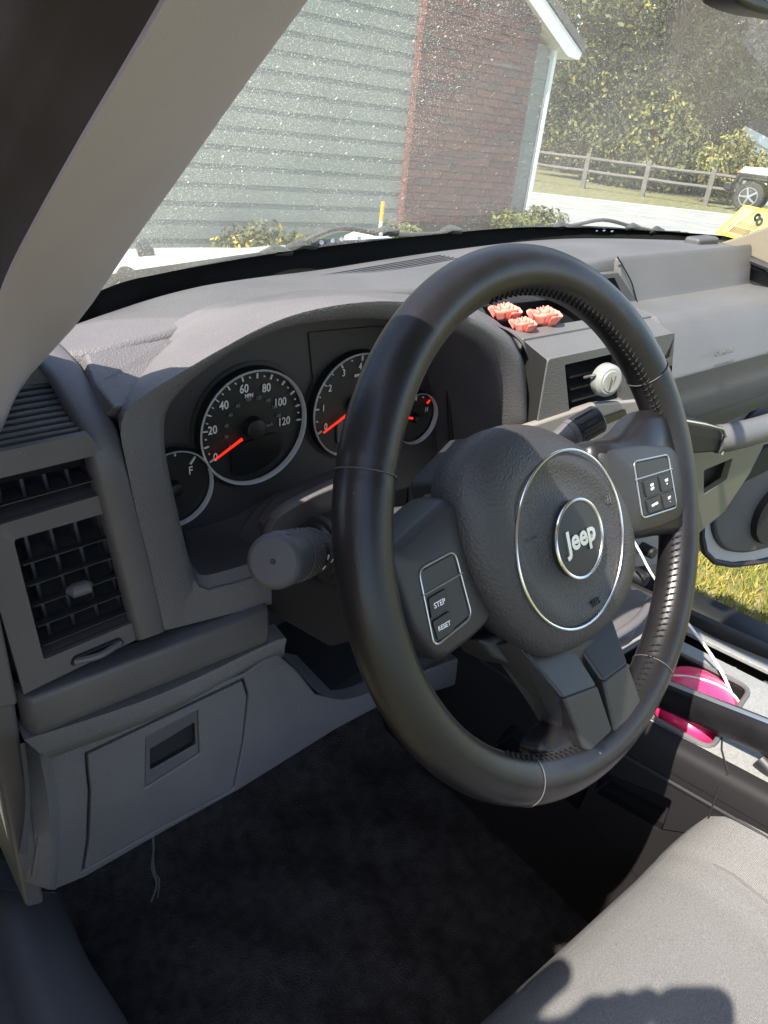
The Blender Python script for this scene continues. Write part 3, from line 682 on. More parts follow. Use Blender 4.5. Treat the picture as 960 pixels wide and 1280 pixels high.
cin = [p.lerp(q, .25)+V((0, -.006, .0)) for p, q in zip(b, c)]; cmid = [p.lerp(q, .7)+V((0, -.004, 0)) for p, q in zip(b, c)]
up1 = []
for p, q in zip(c, d): up1.append(p.lerp(q, .15)+V((0, 0, .004 if q.z > .03 else 0)))
up2 = [p.lerp(q, .55)+V((0, 0, .004 if q.z > .03 else 0)) for p, q in zip(c, d)]
e = [p+V((0, .02, -.03 if p.z > .03 else 0)) for p in d]
loft('instrument_brow', [a, b, cin, cmid, c, up1, up2, d, e], M_dash, db, ang=65)
# --- bezel below the cluster, with the small tray
M_lip = M_dash
lowp = tr([(243, 722), (250, 733), (262, 738), (290, 731), (345, 714), (420, 690), (430, 735), (345, 755), (275, 772), (205, 790)], Y=.2255)
MB().prism(lowp, (0, .03, 0)).build('bezel_sill', M_dash, db, bevel=.002)
lip = cr(tr([(243, 722), (250, 733), (262, 738), (290, 731), (345, 714), (420, 690)], Y=.228), 20)
t2 = cr(tr([(238, 705), (246, 716), (258, 719), (286, 712), (340, 696), (415, 673)], Y=.235), 20)
t3 = cr(tr([(235, 690), (240, 694), (262, 690), (290, 683), (335, 668), (415, 645)], Y=.295), 20)
t4 = cr(tr([(231, 668), (240, 665), (266, 658), (300, 646), (350, 618), (430, 586)], Y=.325), 20)
t5 = [p+V((0, .02, .0)) for p in t4]
loft('cluster_tray', [lip, t2, t3, t4, t5], M_dash2, db, ang=50)
# --- left vent module
def KC(t):   # profile of the vent module in the plane of its inner edge
    return cr([(0, .345, .056), (0, .30, .066), (0, .255, .050), (0, .222, .028), (0, .213, .0), (0, .212, -.03)], 40)[int(t*39)]
xin = lambda z: -.2155
def band(x0, x1, pr, th): return [[V((x, p.y, p.z)) for p in pr] for x in (x0, x1)]
prof = cr([(0, .375, .050), (0, .335, .063), (0, .295, .062), (0, .255, .048), (0, .226, .024), (0, .214, -.005), (0, .213, -.06), (0, .213, -.11), (0, .213, -.162)], 48)
edge_px = [(62, 424), (75, 430), (98, 455), (122, 492), (146, 535), (158, 580), (172, 640), (187, 702), (207, 788)]
ein = [P(u, v, Y=y) for (u, v), y in zip(edge_px, (.345, .32, .29, .258, .228, .216, .214, .213, .213))]
ein = cr(ein, 48)
eo = [V((p.x-.024, p.y, p.z)) for p in ein]
rows = [[p+V((.001, .014, -.012)) for p in ein], ein, [p.lerp(q, .15)+V((0, -.0035, .002)) for p, q in zip(ein, eo)], [p.lerp(q, .85)+V((0, -.0035, .002)) for p, q in zip(ein, eo)], eo, [p+V((0, .012, -.004)) for p in eo]]
loft('vent_rail', rows, M_dash2, db, ang=60)
# louvres above the vents
vm = MB(); nl = 11
for k in range(-1, nl):
    f = (k+.6)/nl; ff = max(f, 0); u = 62+(112-62)*ff**.9; v = 459+(536-459)*f; yy = .335-(.335-.232)*f
    p = P(u, v, Y=yy); x0 = -.335
    q = [(0, -.0016, -.006), (0, -.0018, 0), (0, -.0006, .0012), (0, .0012, .0010), (0, .0020, -.006)]
    MB().prism([V((x0, p.y, p.z))+V(z) for z in q], (p.x-x0, 0, 0)).build('louvre', M_dash2, db, bevel=.0006)
bk = [P(62+50*max(f, 0)**.9, 459+77*f, Y=.335-.103*f)+V((.004, .004, -.010)) for f in (-.1, .5, 1.06)]
MB().prism([bk[0], V((-.34, bk[0].y, bk[0].z)), V((-.34, bk[1].y, bk[1].z)), bk[1]], (0, .01, -.02)).build('louvre_backing', M_void, db)
MB().prism([bk[1], V((-.34, bk[1].y, bk[1].z)), V((-.34, bk[2].y, bk[2].z)), bk[2]], (0, .01, -.02)).build('louvre_backing', M_void, db)
# face plate with two openings, all on the plane y = .216
YV = .2165
o1 = rounded(tr([(-30, 605), (125, 568), (141, 614), (-14, 660)], Y=YV), .003); o2 = rounded(tr([(17, 675), (143, 638), (176, 774), (55, 825)], Y=YV), .003)
outer = tr([(-60, 580), (0, 565), (110, 542), (127, 562), (149, 630), (165, 702), (184, 793), (30, 868), (-40, 700)], Y=YV)
outer = [V((max(p.x, -.318), p.y, p.z)) for p in outer]
o1 = [V((max(p.x, -.306), p.y, p.z)) for p in o1]
panel('vent_face', outer, [o1, o2], (0, .006, 0), M_dash2, db, bevel=.001)
for o_, dz in ((o1, 0), (o2, 0)):     # tunnel behind each opening
    loft('vent_duct', [[p+V((0, .004, 0)) for p in o_], [p+V((0, .045, 0)) for p in o_]], M_dash2, db, cu=True)
MB().box((-.26, .262, -.082), (.12, .003, .20)).build('vent_backing', M_void, db)
def vents(px, rows_, cols, name_h, name_v, thick):
    TL, TR, BR, BL = [P(u, v, Y=YV+.012) for u, v in px]; TL.x = max(TL.x, -.306); BL.x = max(BL.x, -.306)
    for k in range(rows_):
        f = (k+1)/(rows_+1); p, q = TL.lerp(BL, f), TR.lerp(BR, f)
        MB().prism([p+V((0, -.0085, .0008)), p+V((0, -.010, .0024)), p+V((0, .012, -.0075)), p+V((0, .012, -.0092))], q-p).build(name_h, M_dash2, db, bevel=.0005)
    for k in range(cols):
        f = (k+.6)/(cols+.1); p, q = TL.lerp(TR, f), BL.lerp(BR, f)
        MB().prism([p+V((-.0012, .014, 0)), p+V((.0012, .014, 0)), p+V((.0012, .034, 0)), p+V((-.0012, .034, 0))], q-p).build(name_v, M_dash2, db)
vents([(-30, 605), (125, 568), (141, 614), (-14, 660)], 1, 5, 'vent_slat', 'vent_vane', 1)
vents([(17, 675), (143, 638), (176, 774), (55, 825)], 5, 4, 'vent_slat', 'vent_vane', 1)
kb = P(96, 731, Y=YV); MB().tube([kb+V((-.007, -.003, 0)), kb+V((-.005, -.006, .0)), kb+V((.005, -.006, 0)), kb+V((.007, -.003, 0))], [.0035, .0062, .0062, .0035], n=24, flat=.8).build('vent_knob', M_dash2, db)
tw0, tw1 = P(88, 830, Y=YV-.002), P(156, 803, Y=YV-.002)
MB().prism(rounded([tw0+V((0, 0, -.003)), tw0+V((.003, 0, .0045)), tw1+V((-.003, 0, .0055)), tw1+V((.0, 0, -.002))], .003), (0, .004, 0)).build('thumbwheel_slot', M_void, db)
MB().tube(cr([tw0.lerp(tw1, .08)+V((0, .001, 0)), tw0.lerp(tw1, .5)+V((0, -.004, .0005)), tw0.lerp(tw1, .92)+V((0, .001, .001))], 12), .0028, n=8).build('thumbwheel', M_dash2, db)
MB().prism([V((-.335, .216, .03)), V((-.316, .214, .03)), V((-.316, .214, -.165)), V((-.335, .22, -.165))], (0, .1, 0)).build('end_cap', M_dash2, db, bevel=.003)
# --- rounded strip under the vents
x0, x1 = -.309, P(345, 770, Y=.205).x
sec = [(.235, -.1640), (.2175, -.1642), (.2150, -.1655), (.2142, -.169), (.2140, -.180), (.2146, -.193), (.2160, -.2010), (.2195, -.2050), (.24, -.2065)]
rows = [[V((x0+ (0 if j else .0), y+ (.02 if x_ == 0 else 0), z)) for y, z in sec] if False else [V((xx, y+yo, z)) for y, z in sec] for j, (xx, yo, x_) in enumerate([(x0-.004, .02, 0), (x0-.001, .004, 1), (x0+.004, 0, 1), ((x0+x1)/2, 0, 1), (x1-.004, 0, 1), (x1-.0005, .003, 1), (x1+.001, .03, 1)])]
loft('lower_strip', rows, M_dash2, db, ang=60)
# --- knee panel with cover door
YK = .236
kt = tr([(33, 925), (345, 800)], Y=.212)
kp_out = tr([(62, 945), (305, 842), (345, 815), (372, 838), (395, 868), (430, 875), (470, 862), (480, 880), (420, 912), (300, 987), (205, 1040), (110, 1095), (66, 1113), (40, 1100)], Y=YK)
dr_px = [(107, 941), (306, 847), (311, 870), (303, 940), (290, 993), (107, 1090), (110, 1030), (112, 980)]
dr = tr([(108, 942), (304, 849), (310, 868), (304, 925), (292, 986), (200, 1035), (104, 1088), (110, 1050), (112, 990), (109, 960)], Y=YK)
ctr = sum(dr, V((0, 0, 0)))/len(dr)
panel('knee_panel', kp_out, [[ctr+(p-ctr)*1.008 for p in dr]], (0, .02, 0), M_dash, db, bevel=.0025)
MB().prism([ctr+(p-ctr)*1.02+V((0, .008, 0)) for p in dr], (0, .01, 0)).build('door_gap', M_void, db)
hole = tr([(183, 922), (248, 888), (250, 942), (182, 985)], Y=YK-.001)
cov = panel('cover_door', [ctr+(p-ctr)*.985+V((0, -.001, 0)) for p in dr], [hole], (0, .008, 0), M_dash, db, bevel=.002)
hc = sum(hole, V((0, 0, 0)))/4; h1 = [p+V((0, .002, 0)) for p in hole]
hi = tr([(188, 936), (243, 903), (244, 930), (188, 962)], Y=YK+.003)
panel('handle_frame', [hc+(p-hc)*.985+V((0, .002, 0)) for p in hole], [hi], (0, .004, 0), M_dash2, cov, bevel=.0008)
loft('handle_recess', [hi, [p+V((0, .016, 0)) for p in hi], [hc+(p-hc)*.02+V((0, .016, 0)) for p in hi]], M_dark, cov, cu=True, ang=20)
# textured chamfer between strip and knee panel
ch0 = [V((x, .220, -.209)) for x in (x0+.004, -.2, x1)]
ca = cr(tr([(30, 925), (200, 868), (347, 800), (352, 810)], Y=.221), 16); cb = cr(tr([(62, 948), (205, 893), (330, 825), (352, 822)], Y=.224), 16); cc_ = [p+V((0, .016, -.003)) for p in cb]
loft('knee_shoulder', [[p+V((0, .02, .004)) for p in ca], ca, ca and [p.lerp(q, .5)+V((0, -.004, 0)) for p, q in zip(ca, cb)], cb, cc_], M_dash, db, ang=60)
# left wrap of the knee panel
wr = [cr(tr([(25, 930), (32, 1000), (25, 1060), (15, 1090)], X=-.335), 12), cr(tr([(32, 928), (38, 1000), (36, 1060), (32, 1102)], Y=.243), 12), cr(tr([(48, 938), (60, 1000), (62, 1060), (60, 1112)], Y=.230), 12), cr(tr([(63, 948), (72, 1000), (74, 1060), (70, 1112)], Y=.2345), 12)]
loft('knee_wrap', wr, M_dash, db, ang=70)
MB().prism([V((-.337, .225, -.165)), V((-.316, .222, -.165)), V((-.322, .245, -.43)), V((-.337, .25, -.43))], (0, .12, 0)).build('end_cap', M_dash2, db, bevel=.004)
# knee swoop under the column, going back to the right
s1 = cr(tr([(318, 808), (345, 815), (372, 838), (398, 866), (432, 874), (475, 860), (560, 820)], Y=.232), 26)
s2 = [p+V((0, .09, .002)) for p in s1]; s2 = cr([p for p in s2], 26)
loft('column_notch', [s1, [p+V((0, .006, 0)) for p in s1], s2], M_dash2, db, ang=50)
s3 = cr(tr([(300, 987), (380, 938), (430, 905), (480, 882), (560, 845)], Y=.238), 20)
s0 = cr(tr([(470, 862), (500, 850), (530, 838), (560, 826), (600, 812)], Y=.233), 20)
MB().prism(tr([(468, 863), (620, 806), (640, 830), (560, 860), (478, 884)], Y=.237), (0, .02, 0)).build('knee_extension', M_dash, db, bevel=.003)
MB().prism([V((-.32, .262, -.20)), V((.30, .262, -.20)), V((.30, .262, -.40)), V((-.32, .262, -.42))], (0, .01, 0)).build('panel_backing', M_black, db) if False else None
# underside closing behind the knee panel
MB().prism([V((-.32, .25, -.405)), V((.0, .25, -.37)), V((.28, .25, -.30)), V((.28, .55, -.30)), V((-.32, .55, -.36))], (0, 0, .01)).build('underside', M_black, db)
MB().prism([V((-.33, .365, .03)), V((.20, .365, .03)), V((.20, .365, -.30)), V((-.33, .365, -.36))], (0, .01, 0)).build('inner_bulkhead', M_black, db)
# ---------------------------------------------------------------- cluster
YC = .322
MB().prism([V((p.x, YC+.008, p.z)) for p in a[::3]+[a[-1]]]+[V((.20, YC+.008, -.16)), V((-.18, YC+.008, -.16))], (0, .004, 0)).build('cluster_plate', pmat('cluster_grey', (.040, .037, .040), .5, bump=('noise', 800, .2, .0005)), db)
MB().prism(tr([(386, 416), (470, 408), (545, 412), (590, 470), (585, 560), (440, 570), (392, 478)], Y=YC+.006), (0, .003, 0)).build('gloss_insert', pmat('cluster_insert', (.028, .026, .028), .5), db)
def gauge(name, cx, cy, rpx, r, label, items, needle, extra=None, hub=True):
    ctr = P(cx, cy, Y=YC); M = frame(ctr, (1, 0, 0), (0, 0, 1)); g = MB()
    nn = 48; pts_ = [ctr+V((math.cos(2*math.pi*k/nn)*r*.99, .004, math.sin(2*math.pi*k/nn)*r*.99)) for k in range(nn)]
    dial = MB().prism(pts_, (0, .003, 0)).build(name, M_dial, db)
    if label: tag(dial, label)
    ring = [[ctr+V((math.cos(2*math.pi*k/nn)*rr, yy, math.sin(2*math.pi*k/nn)*rr)) for k in range(nn)] for rr, yy in ((r*.958, .002), (r*.965, -.003), (r*.982, -.0045), (r*1.0, -.003), (r*1.03, .006))]
    loft('chrome_ring', ring[:4], M_ring, dial, cu=True, ang=60); loft('dark_ring', [[p+V((0, .001, 0)) for p in ring[3]], ring[4], [ctr+(p-ctr)*1.06 for p in ring[4]]], M_black, dial, cu=True)
    tk = MB(); dm = MB()
    for (ang, r0, r1, wd) in items['ticks']:
        a_ = math.radians(ang); dr_ = V((math.cos(a_), 0, math.sin(a_))); pr_ = V((-dr_.z, 0, dr_.x))
        tk.prism([ctr+dr_*r*r0-pr_*wd, ctr+dr_*r*r0+pr_*wd, ctr+dr_*r*r1+pr_*wd, ctr+dr_*r*r1-pr_*wd], (0, .002, 0))
    if tk.v: tk.build('tick_marks', M_print, dial, smooth=False)
    for (s_, ang, rr, size, m_) in items['txt']:
        a_ = math.radians(ang); c_ = ctr+V((math.cos(a_)*r*rr, .0025, math.sin(a_)*r*rr)); text('numeral', s_, frame(c_, (1, 0, 0), (0, 0, 1)), size, m_, dial, sx=.82, bold=.00012)
    if needle:
        ang, r0, r1 = needle; a_ = math.radians(ang); dr_ = V((math.cos(a_), 0, math.sin(a_))); pr_ = V((-dr_.z, 0, dr_.x))
        MB().prism([ctr+dr_*r*r0-pr_*.0013+V((0, -.003, 0)), ctr+dr_*r*r0+pr_*.0013+V((0, -.003, 0)), ctr+dr_*r*r1+pr_*.0007+V((0, -.003, 0)), ctr+dr_*r*r1-pr_*.0007+V((0, -.003, 0))], (0, .0015, 0)).build('needle', M_red, dial)
    if hub: MB().tube([ctr+V((0, .004, 0)), ctr+V((0, -.005, 0)), ctr+V((0, -.006, 0))], [r*.19, r*.17, r*.13], n=28).build('needle_hub', M_black, dial, bevel=.0006)
    return dial, ctr
# speedometer: 0 at lower left (205 deg) sweeping clockwise to 120 at the right
A0, A1 = 208, -2
sp_t = []; sp_x = []
for k in range(13):
    a_ = A0-(A0-A1)*k/12; sp_t.append((a_, .84, .92 if k % 2 else .925, .0005))
    if k < 12: sp_t.append((a_-(A0-A1)/24, .86, .885, .0005))
for v_, rr in ((0, .80), (20, .74), (40, .70), (60, .70), (80, .68), (100, .62), (120, .60)):
    a_ = A0-(A0-A1)*v_/120; sp_x.append((str(v_), a_+(1 if v_ == 0 else 0), rr, .0118, M_print))
for v_ in range(0, 200, 20): 
    a_ = A0-(A0-A1)*v_/193; sp_x.append((str(v_), a_+(2 if v_ < 100 else 0), .50, .0048, M_dim))
sp_x += [('MPH', 97, .56, .0055, M_print), ('km/h', -4, .32, .0045, M_dim)]
sd, sc = gauge('speedometer', 318, 535, 0, .0585, 'round speedometer dial marked 0 to 120 with a chrome ring', {'ticks': sp_t, 'txt': sp_x}, (207, .28, .84))
lc = rounded([sc+V((x, .001, z)) for x, z in ((-.026, -.016), (-.024, -.047), (.0, -.049), (.024, -.040), (.033, -.028), (.031, -.012), (.016, -.010))], .006)
MB().prism(lc, (0, .002, 0)).build('odometer_display', M_lcd, sd)
# tachometer
T0, T1 = 205, -5; tt = []; tx = []
for k in range(8):
    a_ = T0-(T0-T1)*k/7; tt.append((a_, .84, .93, .0005)); tx.append((str(k), a_, .72, .0105, M_print))
    if k < 7: tt.append((a_-(T0-T1)/14, .87, .89, .0006))
tx.append(('RPM', 90, .56, .0045, M_print))
td, tcn = gauge('tachometer', 446, 507, 0, .0575, 'round tachometer dial partly behind the wheel rim', {'ticks': tt, 'txt': tx}, (206, .28, .84))
MB().prism(rounded([tcn+V((x, .001, z)) for x, z in ((-.024, -.014), (-.022, -.042), (.022, -.042), (.028, -.016))], .006), (0, .002, 0)).build('trip_display', pmat('display_lavender', (.09, .075, .10), .4), td)
# fuel
ft = [(50, .70, .92, .0007), (85, .84, .9, .0006), (120, .80, .92, .0006)]
gauge('fuel_gauge', 218, 611, 0, .0385, 'small fuel gauge half hidden by the bezel', {'ticks': ft, 'txt': [('F', 35, .58, .0115, M_print), ('E', 150, .6, .011, M_print)]}, (200, .3, .8))
gauge('temperature_gauge', 520, 523, 0, .0305, 'small temperature gauge seen inside the wheel', {'ticks': [(95, .72, .95, .0006), (70, .8, .85, .0006), (160, .7, .9, .0006)], 'txt': [('H', 20, .62, .008, M_print), ('C', 165, .6, .008, M_print)]}, (163, .25, .8))
b_ = MB(); c0 = P(520, 523, Y=YC); dr_ = V((math.cos(.75), 0, math.sin(.75))); pr_ = V((-dr_.z, 0, dr_.x)); b_.prism([c0+dr_*.022-pr_*.0007, c0+dr_*.022+pr_*.0007, c0+dr_*.027+pr_*.0007, c0+dr_*.027-pr_*.0007], (0, .002, 0)).build('red_mark', M_red, db)
# clear lens over the cluster
loft('cluster_lens', [[V((x, .295+.01*math.sin(math.pi*j/4)+zz*0, -.13+.235*j/4)) for x in (-.185, -.09, 0, .10, .205)] for j, zz in ((0, 0), (1, 0), (2, 0), (3, 0), (4, 0))], M_lens, db, ang=80) if False else None
MB().prism([P(558, 455, Y=.30), P(622, 440, Y=.30), P(640, 560, Y=.30), P(563, 560, Y=.30)], (0, .004, 0)).build('cluster_side_wall', M_dark, db, bevel=.002)
# ---------------------------------------------------------------- centre stack
YS = .200
sx0, sx1 = P(686, 447, Y=YS).x, P(826, 410, Y=YS).x
top_f = [P(655, 424, Y=.235), P(795, 390, Y=.235)]
# left cheek
ck = [P(655, 424, Y=.235), P(686, 447, Y=YS), P(692, 530, Y=YS), P(694, 580, Y=YS)+V((0, 0, -.03)), V((P(686, 447, Y=YS).x-.012, .30, -.12)), V((P(655, 424, Y=.235).x-.004, .30, .05))]
# body as a lofted hood: side profile carried across x
zt = P(655, 424, Y=.235).z; zf = P(686, 447, Y=YS).z
pf = [(.36, zt+.008), (.30, zt+.006), (.242, zt+.001), (.234, zt-.002), (.207, zf+.004), (YS, zf-.004)]
xl, xr = P(655, 424, Y=.235).x, .46
panel('stack_face', rounded([V((sx0, YS, zf-.002)), V((xr, YS, zf-.002)), V((xr, YS, -.175)), V((sx0+.004, YS, -.175))], .004), [rounded(tr([(706, 456), (772, 441), (778, 500), (712, 518)], Y=YS), .002), rounded(tr([(800, 434), (822, 427), (840, 470), (812, 484)], Y=YS), .002)], (0, .01, 0), M_pass, db, bevel=.0015)
MB().prism([V((xl+.0, .236, zt-.001)), V((sx0, YS+.001, zf-.003)), V((sx0+.002, YS+.001, -.17)), V((xl+.004, .236, -.17))], (.003, .03, 0)).build('stack_cheek', M_dark, db, bevel=.001)
# sloped brow above the face and the tray rim
panel('stack_top', [V((xl, .236, zt)), V((xl-.02, .375, zt+.012)), V((xr+.03, .375, zt+.004)), V((xr, .236, zt))], [rounded([V((xl+.012, .258, zt+.002)), V((xl-.004, .36, zt+.010)), V((.43, .36, zt+.006)), V((.40, .258, zt+.001))], .006)], (0, 0, -.012), M_pass, db, bevel=.002)
MB().prism([V((xl+.001, .236, zt-.002)), V((xr, .236, zt-.002)), V((xr, YS+.0005, zf-.0035)), V((sx0, YS+.0005, zf-.0035))], (0, .008, -.006)).build('stack_brow', M_pass, db, bevel=.002)
tb_ = MB(); tb_.prism([V((xl+.008, .25, zt-.035)), V((xl-.006, .365, zt-.035)), V((.44, .365, zt-.035)), V((.41, .25, zt-.035))], (0, 0, -.004)); tb_.prism([V((xl+.005, .25, zt-.005)), V((xl-.010, .37, zt)), V((xl-.010, .37, zt-.04)), V((xl+.005, .25, zt-.04))], (.003, 0, 0)); tb_.prism([V((xl-.01, .368, zt+.003)), V((.45, .368, zt)), V((.45, .368, zt-.04)), V((xl-.01, .368, zt-.04))], (0, .004, 0))
tb_.prism([V((.42, .25, zt-.005)), V((.445, .37, zt)), V((.445, .37, zt-.04)), V((.42, .25, zt-.04))], (.003, 0, 0)); tb_.build('stack_tray', M_black, db)
MB().box(((sx0+xr)/2, .245, -.06), (xr-sx0-.01, .003, .16)).build('stack_backing', M_void, db)
for k in range(4):
    f = (k+.7)/4.2; p = P(706, 456, Y=YS+.012).lerp(P(712, 518, Y=YS+.012), f); q = P(772, 441, Y=YS+.012).lerp(P(778, 500, Y=YS+.012), f)
    MB().prism([p+V((0, -.006, -.0015)), p+V((0, .014, .004)), p+V((0, .014, .002)), p+V((0, -.006, -.004))], q-p).build('vent_slat', M_dark, db)
# strip between bezel and stack
loft('stack_seam_trim', [cr(tr(px, Y=y), 20) for px, y in (([(612, 400), (622, 411), (652, 428), (662, 460), (672, 540)], .235), ([(623, 408), (640, 417), (656, 436), (668, 480), (680, 545)], .224), ([(627, 408), (648, 420), (660, 436), (674, 480), (690, 545)], .235))], M_pass, db, ang=60)
MB().prism(tr([(588, 384), (600, 378), (614, 400), (606, 412)], Y=.27), (0, .05, -.02)).build('corner_block', M_dash, db, bevel=.002)
# lower stack panel, pale and glossy, and slot
lp = pmat('stack_bezel', (.26, .23, .22), .35)
MB().prism(tr([(640, 540), (745, 505), (800, 500), (820, 640), (660, 640)], Y=.196), (0, .01, 0)).build('radio_bezel', lp, db, bevel=.003)
MB().prism(tr([(738, 528), (782, 512), (784, 520), (740, 538)], Y=.1935), (0, .003, 0)).build('media_slot', M_lcd, db)
# ---------------------------------------------------------------- passenger side, profile carried to the door
pr_rows = [(.39, .073), (.386, .068), (.374, .016), (.371, .0105), (.364, .0095), (.312, .012), (.296, .010), (.284, .001), (.268, -.02), (.252, -.060), (.2505, -.0625), (.2505, -.0655), (.252, -.068), (.250, -.10), (.254, -.135), (.262, -.150), (.30, -.156)]
pl0 = {}
px_left = [(775, 320), (776, 322), (797, 376), (798, 379), (799, 381), (812, 388), (822, 394), (828, 402), (835, 425), (838, 455), (838, 457), (838, 459), (838, 462), (850, 495), (860, 526), (862, 535), (862, 540)]
XR = [(.0), (.004), (.02), (.2), (.5), (.8), (.95), (1.0)]
rows = []
for xi, xe in enumerate(XR):
    r = []
    for i, (y, z) in enumerate(pr_rows):
        left = P(px_left[i][0], px_left[i][1], Y=y).x; left = min(max(left, .47), .60); right = 1.0-max(0, (.30-y))*.3
        x = left+(right-left)*xe; yy = y+(.012 if xe == 0 or xe == 1 else 0)
        r.append(V((x, yy, z-(.004 if xe in (0, 1) else 0))))
    rows.append(r)
loft('passenger_panel', rows, M_pass, db, ang=50)
# block of the upper pad left of the passenger seam, with pocket
pk = tr([(735, 318), (768, 322), (800, 378), (790, 386), (760, 392), (700, 398)], Y=.375)
panel('upper_block', tr([(700, 352), (740, 344), (773, 341), (799, 381), (775, 388), (690, 404)], Y=.372), [rounded(tr([(747, 350), (768, 347), (781, 375), (758, 379)], Y=.372), .002)], (0, .012, 0), M_dash, db, bevel=.002)
MB().prism(tr([(740, 345), (775, 340), (790, 380), (750, 385)], Y=.40), (0, .004, 0)).build('pocket_backing', M_void, db)
MB().tube(cr([P(772, 321, Y=.386), P(789, 352, Y=.375), P(799, 381, Y=.368), P(822, 391, Y=.335), P(838, 402, Y=.298)], 20), .0012, n=6).build('seam_line', M_black, db)
# end of the dashboard by the door
MB().prism([V((1.0, .40, .060)), V((1.0, .33, .012)), V((1.0, .28, -.01)), V((1.0, .27, -.15)), V((1.0, .5, -.15)), V((1.0, .5, .05))], (.03, .01, 0)).build('far_end_cap', M_dark, db, bevel=.004)
tc0 = P(872, 307, Z=.062); MB().box(tc0+V((.01, 0, .006)), (.07, .03, .018)).build('corner_cap', M_dash2, db, bevel=.006)
text('airbag_lettering', 'SRS AIRBAG', frame(P(905, 441, Y=.2490), (1, 0, 0), (0, .12, .99)), .011, M_dash, db)
# lower passenger section, lawn bounce light put into its colour
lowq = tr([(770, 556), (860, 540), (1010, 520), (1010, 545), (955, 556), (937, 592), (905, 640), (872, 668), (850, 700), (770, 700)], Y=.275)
panel('glovebox_lower', lowq, [rounded(tr([(880, 588), (916, 573), (908, 600), (880, 618)], Y=.275), .003)], (0, .012, 0), M_bounce, db, bevel=.003)
MB().prism(tr([(870, 575), (925, 560), (925, 610), (870, 630)], Y=.30), (0, .003, 0)).build('latch_recess', M_dark, db)
MB().prism(tr([(865, 520), (975, 478), (975, 500), (868, 545)], Y=.266), (0, .012, 0)).build('grass_bounce_band', M_bounce, db, bevel=.002)
settle(db)
# ---------------------------------------------------------------- grab handle
gh_ = cempty('grab_handle', P(880, 548, Y=.22), 'grey passenger grab handle with silver end ring', 'handle')
hp_ = cr([P(u, v, Y=y) for (u, v), y in (((895, 549), .215), ((915, 546), .205), ((950, 537), .20), ((985, 524), .205), ((1020, 505), .22))], 20)
MB().tube(hp_, .020, n=16, flat=1.1, up=(0, 0, 1)).build('grip', M_pass, gh_)
MB().prism(tr([(765, 525), (842, 523), (903, 535), (908, 552), (900, 566), (850, 570), (770, 570)], Y=.205), (0, .05, 0)).build('mount', M_dark, gh_, bevel=.006)
MB().tube([P(u, v, Y=.200) for u, v in ((846, 524), (880, 530), (903, 536), (909, 550), (902, 568))], .0022, n=8).build('ring', M_chrome, gh_)
settle(gh_)
#SECTION_WHEEL
# ================================================================== STEERING WHEEL (own frame: x right, y up, z to the driver)
sw = empty('steering_wheel', M=WM); tag(sw, 'black leather three spoke steering wheel with round airbag pad and chrome letters', 'steering wheel')
RR = .1742
def rimp(a, ph, k=1.0, ex=0):
    # slightly fatter grips at the upper quarters
    g = 1+.05*math.exp(-((math.degrees(a) % 360-150)/22)**2)+.05*math.exp(-((math.degrees(a) % 360-30)/22)**2)
    ra, rb_ = .0168*g*k+ex, .0160*g*k+ex; rr = RR+ra*math.cos(ph); return V((rr*math.cos(a), rr*math.sin(a), rb_*math.sin(ph)))
def angl(u, v): p = PW(u, v, .012); return math.atan2(p.y, p.x) % (2*math.pi)
seams = sorted([angl(456, 586), angl(812, 486), angl(823, 822), angl(676, 972)])
NA, NP = 220, 28; rows = []
for i in range(NA):
    a = 2*math.pi*i/NA; dm = min(abs((a-s+math.pi) % (2*math.pi)-math.pi) for s in seams)
    k = 1-.035*math.exp(-(dm/.008)**2)
    rows.append([rimp(a, 2*math.pi*j/NP, k) for j in range(NP)])
loft('rim', rows, M_leather, sw, cu=True, cv=True, ang=80)
for s in seams:
    MB().tube([rimp(s, 2*math.pi*j/40, 1, .0002) for j in range(40)], .0004, n=6, closed=True).build('seam', M_thread, sw)
# cross stitching along the inner edge of the rim
st_ = MB(); rs = random.Random(2)
def stitch(a0, a1):
    n = int(abs(a1-a0)*RR/.0058)
    for i in range(n):
        a = a0+(a1-a0)*i/n; da = .0125
        for s in (-1, 1):
            p0 = rimp(a, math.radians(168), 1, .0004); p1 = rimp(a+da, math.radians(168-s*15), 1, .0004)
            st_.tube([rimp(a, math.radians(160), 1, -.0006), (rimp(a, math.radians(160), 1, .0010)+rimp(a+da*s*.6, math.radians(160-s*10), 1, .0012))/2, rimp(a+da*s, math.radians(160-s*16), 1, -.0004)], [.0006, .0009, .0005], n=5)
stitch(math.radians(20), math.radians(102)); stitch(math.radians(-52), math.radians(-8)); stitch(math.radians(-128), math.radians(-100)); stitch(math.radians(8), math.radians(21)); stitch(math.radians(-75), math.radians(-53))
tag(st_.build('stitching', pmat('stitch_thread', (.010, .010, .010), .7, spec=.2), sw), kind='stuff')
